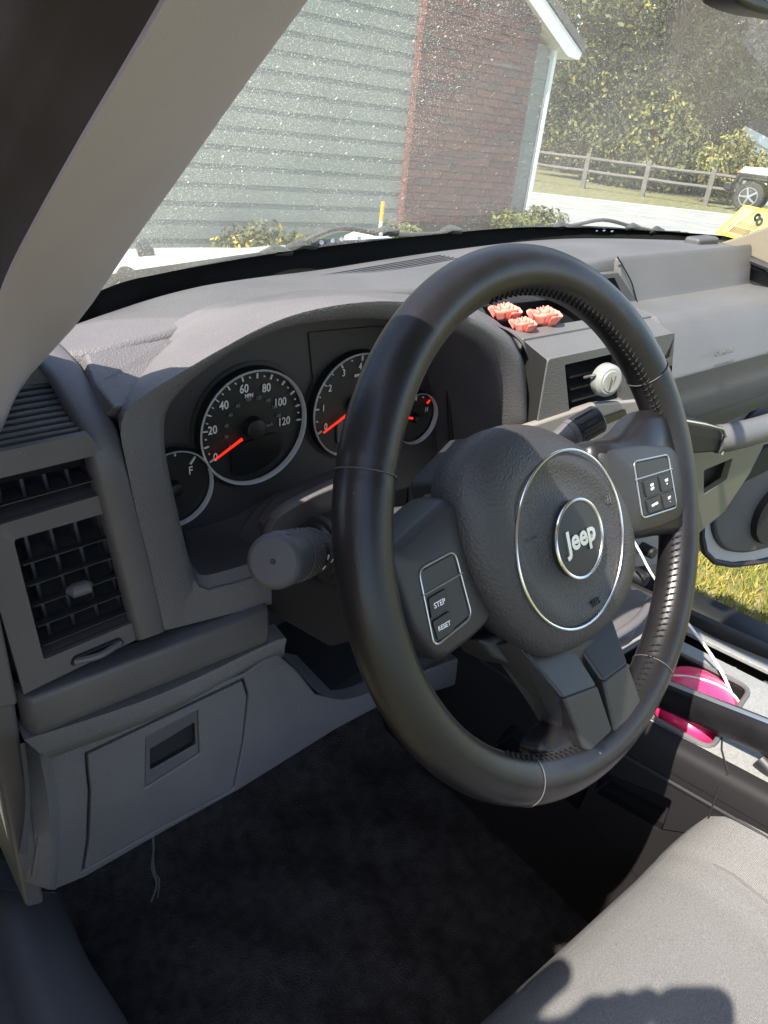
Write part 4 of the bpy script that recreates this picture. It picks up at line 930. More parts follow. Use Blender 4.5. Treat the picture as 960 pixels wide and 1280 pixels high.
# leather webs where the spokes join the rim
def web(pts, h0, h1, nm='leather_web', m=M_leather):
    """flat lens joining rim and spoke"""
    c_ = sum(pts, V((0, 0, 0)))/len(pts); r0 = [V((p.x, p.y, h1-.022)) for p in pts]
    rows = [r0, [V((p.x, p.y, h0-.004)) for p in pts], [V((c_.x+(p.x-c_.x)*.97, c_.y+(p.y-c_.y)*.97, h0)) for p in pts], [V((c_.x+(p.x-c_.x)*.85, c_.y+(p.y-c_.y)*.85, h1)) for p in pts], [V((c_.x, c_.y, h1+.001))]*len(pts)]
    return loft(nm, rows, m, sw, cu=True, ang=60)
web(cr([PW(*q, .004) for q in ((738, 560), (775, 545), (806, 515), (835, 520), (858, 600), (862, 660), (822, 670), (788, 672), (760, 640))], 36, True), .004, .010, m=M_leather)
web(cr([PW(*q, .0) for q in ((688, 918), (715, 902), (795, 872), (812, 878), (790, 915), (745, 950), (705, 958), (676, 946))], 36, True), -.002, .004)
# airbag pad
pad_px = [(640, 530), (668, 531), (700, 543), (730, 562), (755, 590), (775, 625), (787, 665), (789, 705), (780, 745), (760, 778), (735, 802), (700, 819), (675, 821), (645, 802), (618, 770), (598, 735), (583, 695), (573, 650), (568, 612), (576, 578), (595, 552), (615, 537)]
po = cr([PW(u, v, .0) for u, v in pad_px], 64, True); pc = V((0, -.008, 0))
def prow(k, h): return [V((pc.x+(p.x-pc.x)*k, pc.y+(p.y-pc.y)*k, h)) for p in po]
loft('airbag_pad', [prow(.95, -.026), prow(.985, -.016), prow(1.0, -.006), prow(.985, .001), prow(.93, .0075), prow(.84, .0125), prow(.72, .0155), prow(.66, .0163), prow(.60, .0145), prow(.45, .0125), prow(.34, .0145), prow(.28, .0165), prow(.0, .0165)], M_pad, sw, cu=True, ang=80)
lc_ = PW(718, 674, .017)
MB().tube([lc_+V((math.cos(a/72*6.2832)*.0612, math.sin(a/72*6.2832)*.0612, -.0006)) for a in range(72)], .0010, n=8, closed=True).build('chrome_ring', M_chrome, sw)
ec = PW(724, 673, .019)
eb = MB().tube([ec+V((0, 0, -.004)), ec+V((0, 0, .0005)), ec+V((0, 0, .0008))], [.0268, .0268, .024], n=64, up=(0, 1, 0)).build('emblem', M_dial, sw)
MB().tube([ec+V((math.cos(a/64*6.2832)*.0268, math.sin(a/64*6.2832)*.0268, .0006)) for a in range(64)], .0012, n=8, closed=True).build('emblem_ring', M_chrome, eb)
jt = text('emblem_letters', 'Jeep', Matrix.Translation(ec+V((0, .001, .0012))), .0200, M_silver, eb, ext=.0008, bold=.0006, sx=1.0)
text('embossed_letters', 'SRS', Matrix.Translation(PW(745, 753, .0155)), .007, M_dark, sw, ext=.0006)
# horn marks: small crescent left, small symbol right
c0 = PW(672, 664, .0165); MB().tube([c0+V((math.cos(a)*.007, math.sin(a)*.006, -.0003)) for a in (3.6, 3.9, 4.2, 4.5, 4.8, 5.1, 5.4)], .0005, n=5).build('horn_mark', M_thread, sw)
c0 = PW(760, 624, .0163); hm = MB()
hm.tube([c0+V((-.004, 0, 0)), c0+V((.002, .0, 0))], .0004, n=5)
for dx in (-.001, .002): hm.tube([c0+V((dx, -.003, 0)), c0+V((dx+.0008, 0, 0)), c0+V((dx, .003, 0))], .0004, n=5)
tag(hm.build('horn_symbol', M_thread, sw), kind='stuff')
# left spoke with its button pad
def plate(px, h, th, nm, m, bev=.003, par=sw, hs=None, smooth=True):
    pts = [PW(u, v, hs[i] if hs else h) for i, (u, v) in enumerate(px)]
    return MB().prism(pts, (0, 0, -th)).build(nm, m, par, bevel=bev, smooth=smooth)
def shell(px, h, th, nm, m, inset=.86, dome=.004, n=44, r=.012):
    pts = rounded([PW(u, v, h) for u, v in px], r, 6); c_ = sum(pts, V((0, 0, 0)))/len(pts)
    sc_ = lambda k, z: [V((c_.x+(p.x-c_.x)*k, c_.y+(p.y-c_.y)*k, p.z+z)) for p in pts]
    return loft(nm, [sc_(1, -th), sc_(1, -.004), sc_(.975, -.001), sc_(.92, dome*.5), sc_(inset, dome), sc_(0, dome)], m, sw, cu=True, ang=60)
shell([(478, 690), (505, 668), (556, 622), (583, 618), (596, 650), (606, 700), (616, 775), (590, 800), (548, 832), (515, 800)], -.006, .03, 'left_spoke', M_spoke)
hl = -.0015
def outline(px, h, r, rad, nm, m, par):
    pts = rounded([PW(u, v, h) for u, v in px], r, 5); return MB().tube(pts, rad, n=7, closed=True).build(nm, m, par)
lp_ = plate([(524, 714), (567, 690), (588, 770), (545, 806)], hl, .003, 'left_switch_panel', M_black, .002)
outline([(523, 712), (568, 688), (590, 771), (543, 809)], hl, .006, .0007, 'chrome_outline', M_silver, lp_)
MB().tube([PW(528, 745, hl+.0003), PW(578, 716, hl+.0003)], .0006, n=6).build('chrome_divider', M_silver, lp_)
def button(px, h, nm, lines, size, par, lean=0):
    pts = rounded([PW(u, v, h) for u, v in px], .0016, 3); c_ = sum(pts, V((0, 0, 0)))/len(pts)
    b = MB().prism([p+V((0, 0, .0014)) for p in pts], (0, 0, -.002)).build(nm, M_dial, par, bevel=.0005)
    for i, s in enumerate(lines):
        text('button_text', s, Matrix.Translation(c_+V((0, (len(lines)-1)*.5*size-i*size*1.0, .0016))) @ Matrix.Rotation(lean, 4, 'Z'), size, M_print, par, ext=.0001, bold=.00005)
button([(534, 748), (556, 735), (560, 760), (538, 774)], hl, 'switch_button', ['STEP'], .0048, lp_)
button([(539, 777), (561, 763), (566, 788), (546, 801)], hl, 'switch_button', ['RESET'], .0042, lp_)
# right spoke with its button pad
shell([(745, 560), (790, 552), (838, 553), (852, 575), (860, 615), (852, 650), (820, 664), (785, 672), (768, 640)], .008, .03, 'right_spoke', M_spoke)
hr = .0125
rp_ = plate([(794, 578), (834, 570), (845, 633), (804, 646)], hr, .003, 'right_switch_panel', M_black, .002)
outline([(792, 577), (835, 568), (846, 634), (803, 648)], hr, .005, .0007, 'chrome_outline', M_silver, rp_)
MB().tube([PW(794, 600, hr+.0003), PW(840, 586, hr+.0003)], .0006, n=6).build('chrome_divider', M_silver, rp_)
for px, ln, sz in (([(803, 601), (819, 596), (823, 616), (807, 622)], ['ON', 'OFF'], .0030), ([(822, 595), (837, 591), (840, 610), (826, 615)], ['RES', '+'], .0030), ([(807, 625), (823, 619), (826, 636), (810, 642)], ['CANCEL'], .0026), ([(826, 618), (841, 613), (844, 631), (829, 636)], ['SET', '-'], .0030)):
    button(px, hr, 'switch_button', ln, sz, rp_)
# lower spoke: two satin halves with a slot
h0 = .004
plate([(645, 800), (712, 800), (748, 858), (705, 874)], 0, .016, 'lower_spoke_left', M_spoke, .0025, hs=[-.010, -.010, .010, .010])
plate([(705, 873), (748, 857), (767, 914), (739, 941), (730, 936)], 0, .018, 'lower_spoke_left', M_spoke, .0025, hs=[.010, .010, .012, .012, .012])
plate([(622, 805), (646, 801), (706, 873), (731, 937), (718, 915), (693, 908), (676, 873)], 0, .014, 'lower_spoke_flank', M_spoke, .002, hs=[-.012, -.007, .0085, .010, .002, -.006, -.010])
plate([(718, 800), (765, 768), (786, 830), (755, 853)], 0, .016, 'lower_spoke_right', M_spoke, .0025, hs=[-.009, -.006, .010, .010])
plate([(755, 852), (786, 829), (804, 880), (800, 888), (769, 917)], 0, .018, 'lower_spoke_right', M_spoke, .0025, hs=[.010, .010, .012, .012, .012])
plate([(700, 800), (760, 800), (790, 880), (770, 918), (735, 930)], -.004, .01, 'lower_spoke_slot', M_black, .001)
plate([(764, 905), (776, 902), (782, 912), (769, 919)], .006, .006, 'spoke_slot_end', M_dark, .001)
plate([(600, 800), (640, 790), (690, 790), (700, 820), (640, 832), (618, 822)], -.014, .03, 'hub_underside', M_dark, .004)
plate([(560, 600), (610, 545), (660, 540), (700, 700), (660, 820), (600, 790)], -.03, .04, 'hub_back', M_dark, .004)
# ================================================================== COLUMN AND STALKS
col = cempty('steering_column', tuple(WN*-.12), 'dark grey plastic steering column cover behind the wheel', 'steering column')
def sect(h, w_, hu, hd, yo=0, n=40):
    o = []
    for k in range(n):
        a = 2*math.pi*k/n; c, s = math.cos(a), math.sin(a); ex = .55
        x = math.copysign(abs(c)**ex, c)*w_; y = math.copysign(abs(s)**ex, s)*(hu if s > 0 else hd)+yo; o.append(WM @ V((x, y, h)))
    return o
loft('upper_cover', [sect(-.026, .064, .054, .05), sect(-.032, .070, .060, .055), sect(-.055, .070, .058, .055), sect(-.085, .064, .034, .058), sect(-.12, .058, .010, .062), sect(-.26, .055, -.005, .07)], M_dash2, col, cu=True, ang=70)
MB().prism([V((-.090, .12, -.085)), V((-.090, .235, -.135)), V((-.090, .30, -.20)), V((-.088, .14, -.165)), V((-.085, .10, -.13))], (.19, 0, 0)).build('lower_cover', M_dark, col, bevel=.008)
cl0 = cr(tr([(328, 668), (334, 648), (352, 630), (385, 612), (430, 592)], Y=.235), 20); cl1 = cr(tr([(336, 672), (344, 652), (362, 638), (392, 622), (432, 606)], Y=.225), 20); cl2 = cr(tr([(338, 705), (360, 672), (385, 650), (408, 640), (440, 628)], Y=.245), 20)
loft('collar', [[p+V((0, .02, -.05)) for p in cl0], cl0, [p.lerp(q, .5)+V((0, -.004, 0)) for p, q in zip(cl0, cl1)], cl1, cl2, [p+V((0, .06, 0)) for p in cl2]], M_dash2, col, ang=60)
MB().prism(tr([(334, 660), (356, 632), (430, 596), (440, 700), (345, 720)], Y=.262), (0, .02, 0)).build('column_side', M_dash2, col, bevel=.003)
bc = P(407, 686, X=-.088)
for r_, x_, m_ in ((.030, -.0885, M_dark), (.024, -.092, M_black)):
    MB().tube([V((x_, bc.y, bc.z)), V((x_-.004, bc.y, bc.z))], [r_, r_*.93], n=36).build('stalk_boot', m_, col, bevel=.001)
settle(col)
def lathe(p0, p1, prof, n=40):
    p0, p1 = V(p0), V(p1); return MB().tube([p0.lerp(p1, f) for f, r in prof], [r for f, r in prof], n=n)
M_stalk = pmat('stalk_plastic', (.062, .058, .062), .5, spec=.4, bump=('noise', 900, .2, .0004))
e0 = CAM+ray(341, 702)*(.425/959); e1 = P(416, 681, X=-.096)
tsk = cempty('turn_signal_stalk', e1, 'black turn signal stalk with a knurled knob sticking out left of the wheel', 'stalk')
sd_ = (e1-e0); Ls = sd_.length
k_ = .0162
lathe(e0, e1, [(0, .0), (.002, k_*.80), (.012, k_*.93), (.03, k_), (.20, k_*1.0), (.215, k_*.97)]).build('end_knob', M_stalk, tsk, ang=35)
lathe(e0, e1, [(.215, k_*.95), (.22, k_*1.01), (.40, k_*.99), (.405, k_*.94)]).build('knurled_ring', M_stalk, tsk, ang=35)
lathe(e0, e1, [(.405, k_*.95), (.41, k_*.98), (.46, k_*.97), (.465, k_*.92), (.48, k_*.96), (.54, k_*.94), (.545, k_*.90)]).build('middle_ring', M_dark, tsk, ang=35)
lathe(e0, e1, [(.545, k_*.90), (.70, k_*.78), (.85, k_*.58), (1.0, k_*.42), (1.1, k_*.4)]).build('shaft', M_dark, tsk, ang=35)
lathe(e0-sd_*.004, e0+sd_*.004, [(0, .0012), (.5, .0016), (1, .002)], 14).build('end_dimple', M_dark, tsk)
ax_ = sd_.normalized(); sdn = (CAM-e0.lerp(e1, .5)); sdn = (sdn-ax_*sdn.dot(ax_)).normalized(); sdt = ax_.cross(sdn)
kn = MB()
for f0, f1, nn in ((.225, .395, 7), (.485, .535, 3)):
    for i in range(nn):
        f = f0+(f1-f0)*(i+.5)/nn
        for j in range(40):
            a = 2*math.pi*(j+(i % 2)*.5)/40; d_ = sdn*math.cos(a)+sdt*math.sin(a); rr = k_*(1.0 if f < .45 else .955)
            c_ = e0.lerp(e1, f)+d_*rr; s_ = .0011; kn.add([c_+ax_*s_, c_+d_.cross(ax_)*s_, c_-ax_*s_, c_-d_.cross(ax_)*s_, c_+d_*.0008], [(0, 1, 4), (1, 2, 4), (2, 3, 4), (3, 0, 4)])
tag(kn.build('knurling', M_stalk, tsk, smooth=False), kind='stuff')
def wrap_text(s, f, a, size, par, m=M_print):
    d_ = (sdn*math.cos(a)+sdt*math.sin(a)).normalized(); rr = k_*(.985 if f < .5 else .90 if f < .62 else .83); c_ = e0.lerp(e1, f)+d_*(rr+.0004); t_ = d_.cross(ax_).normalized()
    text('stalk_symbol', s, frame(c_, ax_, -t_) if frame(c_, ax_, -t_).col[2].to_3d().dot(d_) > 0 else frame(c_, ax_, t_), size, m, par)
for s, f, a in (('-O-', .44, .9), ('O', .44, .45), ('D', .60, .75), ('0', .60, .45), ('=D', .60, .15)): wrap_text(s, f, a, .0052, tsk)
# push tab on the knob
tb0 = e0.lerp(e1, .06)+V((0, 0, k_)); tb1 = e0.lerp(e1, .24)+V((0, 0, k_)); MB().tube([tb0, tb0.lerp(tb1, .1)+V((0, 0, .001)), tb1], [.003, .005, .004], n=10, up=(0, 0, 1), flat=.4).build('push_tab', M_stalk, tsk)
settle(tsk)
f0, f1 = P(746, 524, Y=.10), P(690, 556, Y=.112)
wsk = cempty('wiper_stalk', f1, 'black wiper stalk with ribbed knob pointing right behind the wheel', 'stalk'); k2 = .0135
lathe(f0, f1, [(-.05, 0), (-.048, k2*.7), (-.03, k2*.92), (0, k2), (.50, k2), (.51, k2*.95)]).build('end_knob', M_black, wsk, ang=35)
lathe(f0, f1, [(.51, k2*.97), (.52, k2*1.02), (.62, k2*1.0), (.63, k2*.95)]).build('collar', M_dash2, wsk, ang=35)
lathe(f0, f1, [(.63, k2*.95), (.80, k2*.8), (1.3, k2*.6)]).build('shaft', M_dash2, wsk, ang=35)
ax_ = (f1-f0).normalized(); sdn = (CAM-f0); sdn = (sdn-ax_*sdn.dot(ax_)).normalized(); sdt = ax_.cross(sdn)
for a in (-.9, -.35, .25, .8):
    d_ = sdn*math.cos(a)+sdt*math.sin(a); MB().tube([f0.lerp(f1, .06)+d_*k2, f0.lerp(f1, .45)+d_*k2], .0012, n=6).build('knob_rib', M_dark, wsk)
d_ = sdn*math.cos(-.05)+sdt*math.sin(-.05); text('stalk_symbol', 'WASH', frame(f0.lerp(f1, .25)+d_*(k2+.0004), -ax_ if ax_.x < 0 else ax_, (d_.cross(ax_))*(-1 if d_.cross(ax_).z < 0 else 1)), .004, M_thread, wsk)
settle(wsk)
#SECTION_REST
# ================================================================== SEAT
M_piping = pmat('seat_seam', (.10, .095, .09), .9)
seat = cempty('driver_seat', (0, -.35, -.6), 'light grey woven fabric driver seat cushion in the sun', 'seat')
def seat_z(x, y):
    u = abs(x)/.232; r = .036*max(0, (min(u, .90)-.52)/.38)**1.5
    return -.340+r-.002*math.exp(-((u-.66)/.03)**2)-(.30*(u-.90)**1.5*1.6 if u > .90 else 0)-.06*max(0, -.45-y)**1.2
ys_prof = [(-.135, -.56), (-.108, -.52), (-.090, -.46), (-.084, -.42), (-.088, -.390), (-.100, -.364), (-.122, -.347)]
rows = []; xs_ = [-.235+.47*i/90 for i in range(91)]
for y, z in ys_prof:
    f_ = max(0, (z+.56)/.213); rows.append([V((x, y-.012*max(0, (abs(x)-.15)/.085)**2, z+(seat_z(x, y)+.340)*f_**1.5)) for x in xs_])
for i in range(1, 24):
    y = -.125-.028*i; rows.append([V((x, y-.012*max(0, (abs(x)-.15)/.085)**2/(1+i*.5), seat_z(x, y)+.0012*math.sin(x*46+i)*math.sin(i*.9))) for x in xs_])
loft('cushion', rows, M_fabric, seat, ang=80)
for sg in (1, -1):
    def sz(y, z): return V((sg*.154, y, z))
    sm = [sz(-.0925, -.455), sz(-.0865, -.42), sz(-.0905, -.387), sz(-.1025, -.361), sz(-.124, -.3435)]+[sz(-.125-.028*i, seat_z(.154, -.2)+.0015) for i in range(1, 20)]
    MB().tube(cr(sm, 60), .0012, n=6).build('seam', M_piping, seat)
MB().box((0, -.42, -.58), (.42, .56, .08)).build('seat_base', M_black, seat, bevel=.01)
settle(seat)
# ================================================================== FLOOR
fl = mk('carpet', *(lambda n, m: ([V((-.34+1.32*i/n, -.9+1.5*j/m, (-.62 if j/m < .83 else -.62+(j/m-.83)*1.7)+.006*math.sin(i*.7+j*.5)*math.cos(j*.33)+.004*math.sin(i*1.9-j*.8))) for j in range(m+1) for i in range(n+1)], [(j*(n+1)+i, j*(n+1)+i+1, (j+1)*(n+1)+i+1, (j+1)*(n+1)+i) for j in range(m) for i in range(n)]))(90, 90), M_carpet)
tag(fl, 'creased black carpet in the shaded driver footwell', kind='structure')
fw = mk('firewall', [V((-.34, .60, -.38)), V((1.02, .60, -.38)), V((1.02, .60, .03)), V((-.34, .50, .03))], [(0, 1, 2, 3)], M_black); tag(fw, 'dark bulkhead at the end of the footwell', kind='structure')
sl_ = cempty('door_sill', (-.33, -.2, -.5), 'grey plastic driver door sill beside the footwell', 'sill')
si = cr(tr([(70, 1112), (85, 1150), (105, 1195), (140, 1250), (170, 1300), (230, 1400)], Z=-.52), 20); so2 = cr(tr([(10, 1095), (10, 1150), (22, 1210), (45, 1280), (70, 1350), (120, 1450)], Z=-.50), 20)
ou = [V((-.40, p.y, -.50)) for p in so2]
loft('sill_trim', [[p+V((.012, 0, -.10)) for p in si], [p+V((.004, 0, -.012)) for p in si], si, [p.lerp(q, .3)+V((0, 0, .008)) for p, q in zip(si, so2)], [p.lerp(q, .75)+V((0, 0, .006)) for p, q in zip(si, so2)], so2, [p+V((-.012, 0, -.012)) for p in so2], ou, [p+V((-.02, 0, -.2)) for p in ou]], M_dash2, sl_, ang=60)
MB().prism(tr([(-30, 1050), (60, 1100), (75, 1118), (40, 1118), (-30, 1110)], Z=-.47), (0, .08, -.08)).build('kick_panel', M_dark, sl_, bevel=.004)
settle(sl_)
# pedals
for nm, x, y, z, w_, h_, lab in (('brake_pedal', .03, .36, -.42, .11, .06, 'black rubber brake pedal in the dark footwell'), ('accelerator_pedal', .14, .38, -.46, .055, .13, 'tall black accelerator pedal right of the brake pedal')):
    pd = cempty(nm, (x, y, z), lab, 'pedal')
    M_ = Matrix.Translation((x, y, z)) @ Matrix.Rotation(math.radians(-30), 4, 'X')
    MB().box((0, 0, 0), (w_, .014, h_), M_).build('pad', M_black, pd, bevel=.004)
    for k in range(4): MB().box((0, -.008, -h_*.36+h_*.24*k), (w_*.85, .004, .006), M_).build('rib', M_dark, pd, bevel=.001)
    MB().tube([V((x, y+.01, z)), V((x+.005, y+.06, z+.12)), V((x+.01, y+.10, z+.25))], .007).build('arm', M_dark, pd)
    settle(pd)
# loose wire
lw_ = cempty('loose_wire', P(191, 1035, Y=.26), 'thin loose wire hanging below the cover door', 'wire')
MB().tube(cr(tr([(190, 1030), (192, 1060), (190, 1085), (196, 1105), (189, 1127)], Y=.26), 16), .0011, n=6).build('strand', M_dash2, lw_)
MB().tube(cr(tr([(191, 1070), (194, 1092), (199, 1100), (197, 1122)], Y=.258), 12), .0009, n=6).build('strand', M_dash2, lw_)
settle(lw_)
# ================================================================== CENTRE CONSOLE
cs = cempty('centre_console', (.33, 0, -.6), 'centre console with speckled grey top panel between the seats', 'console')
zc = lambda y: -.303+(.04-y)*.16 if y < .04 else -.303
yy = [.20, .10, .04, -.02, -.08, -.14, -.22, -.35, -.55]
tray = [V((.222, .055, 0)), V((.355, .055, 0)), V((.355, -.045, 0)), V((.222, -.06, 0))]
def cz(p): return V((p.x, p.y, zc(p.y)))
# side wall with recess
sideo = [V((.200, .30, -.36)), V((.200, .10, -.325))]+[V((.200, y, zc(y)-.012)) for y in yy[2:]]+[V((.200, -.55, -.60)), V((.200, .45, -.60)), V((.200, .42, -.40))]
rec = rounded(tr([(628, 925), (650, 890), (830, 1003), (800, 1050)], X=.2), .006)
rec = rounded([P(640, 905, X=.2), P(740, 975, X=.2), P(722, 1012, X=.2), P(618, 932, X=.2)], .004)
rec2 = rounded([P(752, 965, X=.2), P(840, 1000, X=.2), P(826, 1038, X=.2), P(742, 990, X=.2)], .004)
M_cshade = pmat('console_side_shaded', (.012, .011, .012), .6, spec=.25)  # dark plastic, darkened further for the shade on wall and shoulder
panel('side_wall', sideo, [rec, rec2], (.012, 0, 0), M_cshade, cs, bevel=.002)
for rc in (rec, rec2):
    loft('pocket', [rc, [p+V((.03, 0, 0)) for p in rc], [sum(rc, V((0, 0, 0)))/len(rc)+V((.03, 0, 0))]*len(rc)], M_black, cs, cu=True, ang=20)
MB().tube([V((.1985, .20, -.352)), V((.1985, .04, -.345)), V((.1985, -.20, -.305))], .002, n=6).build('side_crease', M_dark, cs)
# rounded left shoulder and top
rows = []
for y in [.42, .30]+yy:
    z = zc(y)-(max(0, y-.12)*.5); rows.append([V((.1985, y, z-.03)), V((.1985, y, z-.010)), V((.2015, y, z-.003)), V((.208, y, z)), V((.219, y, z+.0005))])
loft('left_shoulder', rows, M_cshade, cs, ang=70)
tray_r = rounded([V((.223, .075, zc(.075))), V((.352, .075, zc(.075))), V((.348, -.055, zc(-.055))), V((.222, -.078, zc(-.078)))], .014)
tops = [V((.219, y, zc(y))) for y in (.16, .10, .04, -.08, -.22, -.55)]; topr = [V((.455, y, zc(y)-.02)) for y in (-.55, -.22, -.08, .04, .10, .16)]
slot = [V((.388, .10, zc(.1)-.007)), V((.414, .10, zc(.1)-.009)), V((.414, -.062, zc(-.06)-.010)), V((.386, -.066, zc(-.06)-.008))]
panel('top_panel', tops+topr, [tray_r, slot], (0, 0, -.006), M_consol, cs, bevel=.0012)
loft('storage_tray', [[p+V((0, 0, .0015)) for p in tray_r], [p+V((0, 0, -.045)) for p in tray_r], [V((.285, .0, -.352))]*len(tray_r)], M_black, cs, cu=True, ang=30)
MB().tube([p+V((0, 0, .001)) for p in tray_r], .0028, n=8, closed=True).build('tray_rim', M_dash2, cs)
MB().prism([p+V((0, 0, -.02)) for p in slot], (0, 0, -.004)).build('slot_floor', M_black, cs)
MB().prism([p+V((0, 0, -.05)) for p in tops+topr], (0, 0, -.004)).build('inner_floor', M_black, cs)
MB().prism([V((.455, .2, -.32)), V((.455, -.55, -.25)), V((.455, -.55, -.60)), V((.455, .45, -.60)), V((.455, .4, -.36))], (.012, 0, 0)).build('side_wall', M_dark, cs, bevel=.003)
MB().tube([P(957, 855, X=.42), P(934, 893, X=.36)], .0045, n=10).build('silver_bar', M_silver, cs)
MB().tube([V((.1975, -.110, -.50)), V((.1975, -.105, -.300)), V((.204, -.105, zc(-.1)+.001)), V((.23, -.085, zc(-.085)+.0012)), V((.26, -.07, zc(-.07)+.0012))], .0010, n=6).build('panel_joint', M_black, cs)
# raised front section up to the dash with knobs
MB().prism([V((.215, .16, -.318)), V((.45, .16, -.325)), V((.45, .30, -.19)), V((.245, .30, -.19)), V((.215, .24, -.30))], (0, .12, -.02)).build('front_ramp', M_dash2, cs, bevel=.008)
MB().prism(tr([(700, 760), (745, 722), (800, 735), (815, 745), (790, 790), (745, 812)], Z=-.285), (0, 0, -.03)).build('shifter_surround', M_dash2, cs, bevel=.006)
MB().tube(cr(tr([(735, 822), (762, 800), (795, 778), (815, 752)], Z=-.283), 12), .006, n=10).build('surround_edge', M_dash2, cs)
kx = P(796, 722, Y=.20); MB().tube([kx+V((0, .02, 0)), kx+V((0, -.012, .002)), kx+V((0, -.016, .002))], [.014, .0125, .009], n=24).build('power_socket', M_black, cs, bevel=.001)
kx = P(812, 690, Y=.21); MB().tube([kx+V((0, .02, 0)), kx+V((0, -.008, .001))], [.010, .009], n=20).build('power_socket', M_black, cs, bevel=.001)
MB().prism(tr([(770, 660), (826, 655), (826, 705), (775, 712)], Y=.225), (0, .01, 0)).build('bin_frame', M_consol, cs, bevel=.002)
settle(cs)
# parking brake lever
pb = cempty('parking_brake', (.25, -.14, -.29), 'black parking brake lever lying over the console tray', 'lever')
b0, b1 = P(735, 828, X=.262), P(1000, 938, X=.238)
axb = (b1-b0).normalized(); upb = V((0, 0, 1)); upb = (upb-axb*upb.dot(axb)).normalized(); sdb = axb.cross(upb)
rows = []
for f, k in ((-.02, .2), (0, .75), (.04, .95), (.12, 1), (.9, 1.08), (1.02, 1.0), (1.05, .6)):
    c_ = b0.lerp(b1, f); rows.append([c_+(upb*math.copysign(abs(math.sin(a))**.7, math.sin(a))*.0155+sdb*math.copysign(abs(math.cos(a))**.8, math.cos(a))*.0125)*k for a in [2*math.pi*j/24 for j in range(24)]])
loft('grip', rows, M_leather, pb, cu=True, ang=70)
MB().tube([P(950, 948, X=.235), P(985, 985, X=.235)], .009, n=12).build('ratchet_arm', M_black, pb)
MB().tube([b0.lerp(b1, .03)+upb*.0135, b0.lerp(b1, .5)+upb*.0150, b0.lerp(b1, .98)+upb*.0155], .0045, n=10, flat=.5, up=tuple(upb)).build('highlight_strip', M_silver, pb)  # silver strip paints the highlight along the lever top
settle(pb)
# pink case in the tray with its cord
pc_ = P(868, 880, Z=-.300)
pk_ = cempty('pink_case', pc_, 'glossy pink rounded case with white edge lying in the console tray under the brake lever', 'case')
axp = V((.80, .50, .0)).normalized(); axq = V((-.5, .8, 0)); rows = []
for i in range(17):
    th = math.pi*i/16
    rows.append([pc_+axp*(math.cos(th)*.056)+axq*(math.sin(th)*math.cos(2*math.pi*j/32)*.050)+V((0, 0, math.sin(th)*math.sin(2*math.pi*j/32)*.026)) for j in range(32)])
loft('shell', rows, M_pink, pk_, cu=True, ang=80)
MB().tube([pc_+axp*.012+axq*math.cos(a)*.0495+V((0, 0, math.sin(a)*.0258)) for a in [math.pi*k/24 for k in range(25)]], .0013, n=6).build('white_band', M_white, pk_)
settle(pk_)
# white charging cable
wc = cempty('charging_cable', P(905, 880, Z=-.29), 'white charging cable running from the dash down onto the console', 'cable')
MB().tube(cr([P(787, 668, Y=.19), P(800, 690, Y=.17), P(815, 718, Y=.14), P(845, 760, Z=-.245), P(868, 790, Z=-.258), P(890, 820, Z=-.272), P(908, 852, Z=-.284), P(920, 885, Z=-.289), P(926, 915, Z=-.287)], 90), .0017, n=8).build('cord', M_white, wc)
settle(wc)
ky = cempty('keys', P(935, 855, Z=-.315), 'small bunch of metal keys lying on the console top', 'keys')
for k in range(4):
    c_ = P(918+9*k, 848+5*k, Z=-.312); a = .5+.9*k
    b_ = MB(); 
    b_.tube([c_+V((math.cos(q)*.005, math.sin(q)*.005, .0008*k)) for q in [i*.5236 for i in range(12)]], .0011, n=6, closed=True)
    b_.build('key_head', M_silver, ky); MB().box((0, 0, 0), (.018, .004, .0012), Matrix.Translation(c_+V((math.cos(a)*.013, math.sin(a)*.013, .0008*k))) @ Matrix.Rotation(a, 4, 'Z')).build('key_blade', M_chrome, ky)
settle(ky)
# ================================================================== SMALL THINGS ON THE DASH
# coral fabric roses in the tray above the centre vents
def rose(c, r, label):
    o = cempty('fabric_rose', c, label, 'flower', 'coral fabric roses in the dash tray')
    rn = random.Random(int(c.x*1e4))
    for k in range(9):
        a0 = k*2.4; rad = r*(.2+.8*k/9); rows = []
        for j in range(5):
            h = j/4; rows.append([c+V((math.cos(a0+t*.26)*rad*(.65+.45*h)*(1+.08*math.sin(t*1.7+k)), math.sin(a0+t*.26)*rad*(.65+.45*h), r*(-.3+.9*h*(1-.45*k/9))+r*.05*math.sin(t+k))) for t in range(9)])
        loft('petal', rows, M_coral, o, ang=80, thick=.0006)
    settle(o)
rose(P(632, 393, Z=.050), .020, 'coral fabric rose at the left corner of the dash tray')
rose(P(681, 398, Z=.048), .021, 'larger coral fabric rose on the right side of the dash tray')
rose(P(654, 408, Z=.046), .016, 'coral fabric rose in front between its two neighbours')
# white air freshener clipped to the vent
fc = P(758, 475, Y=YS-.012)
af = cempty('air_freshener', fc, 'round white air freshener clipped to the centre vent', 'air freshener')
nf = V((-.25, -1, .1)).normalized()
MB().tube([fc+nf*-.006, fc+nf*-.004, fc+nf*.004, fc+nf*.008], [.0175, .0185, .0180, .0145], n=40).build('case', M_whitep, af, bevel=.0008)
MB().tube([fc+nf*.0078, fc+nf*.0092], [.0125, .0115], n=32).build('front_disc', M_whitep, af)
for dx in (-.004, .003): MB().box(fc+nf*.0098+V((dx, 0, 0)), (.0022, .001, .014)).build('slit', M_tan, af)
MB().tube(cr([fc+V((-.012, .006, .004)), fc+V((-.020, .004, .007)), fc+V((-.022, .014, .002))], 10), .0016, n=8).build('clip', M_dash2, af)
settle(af)
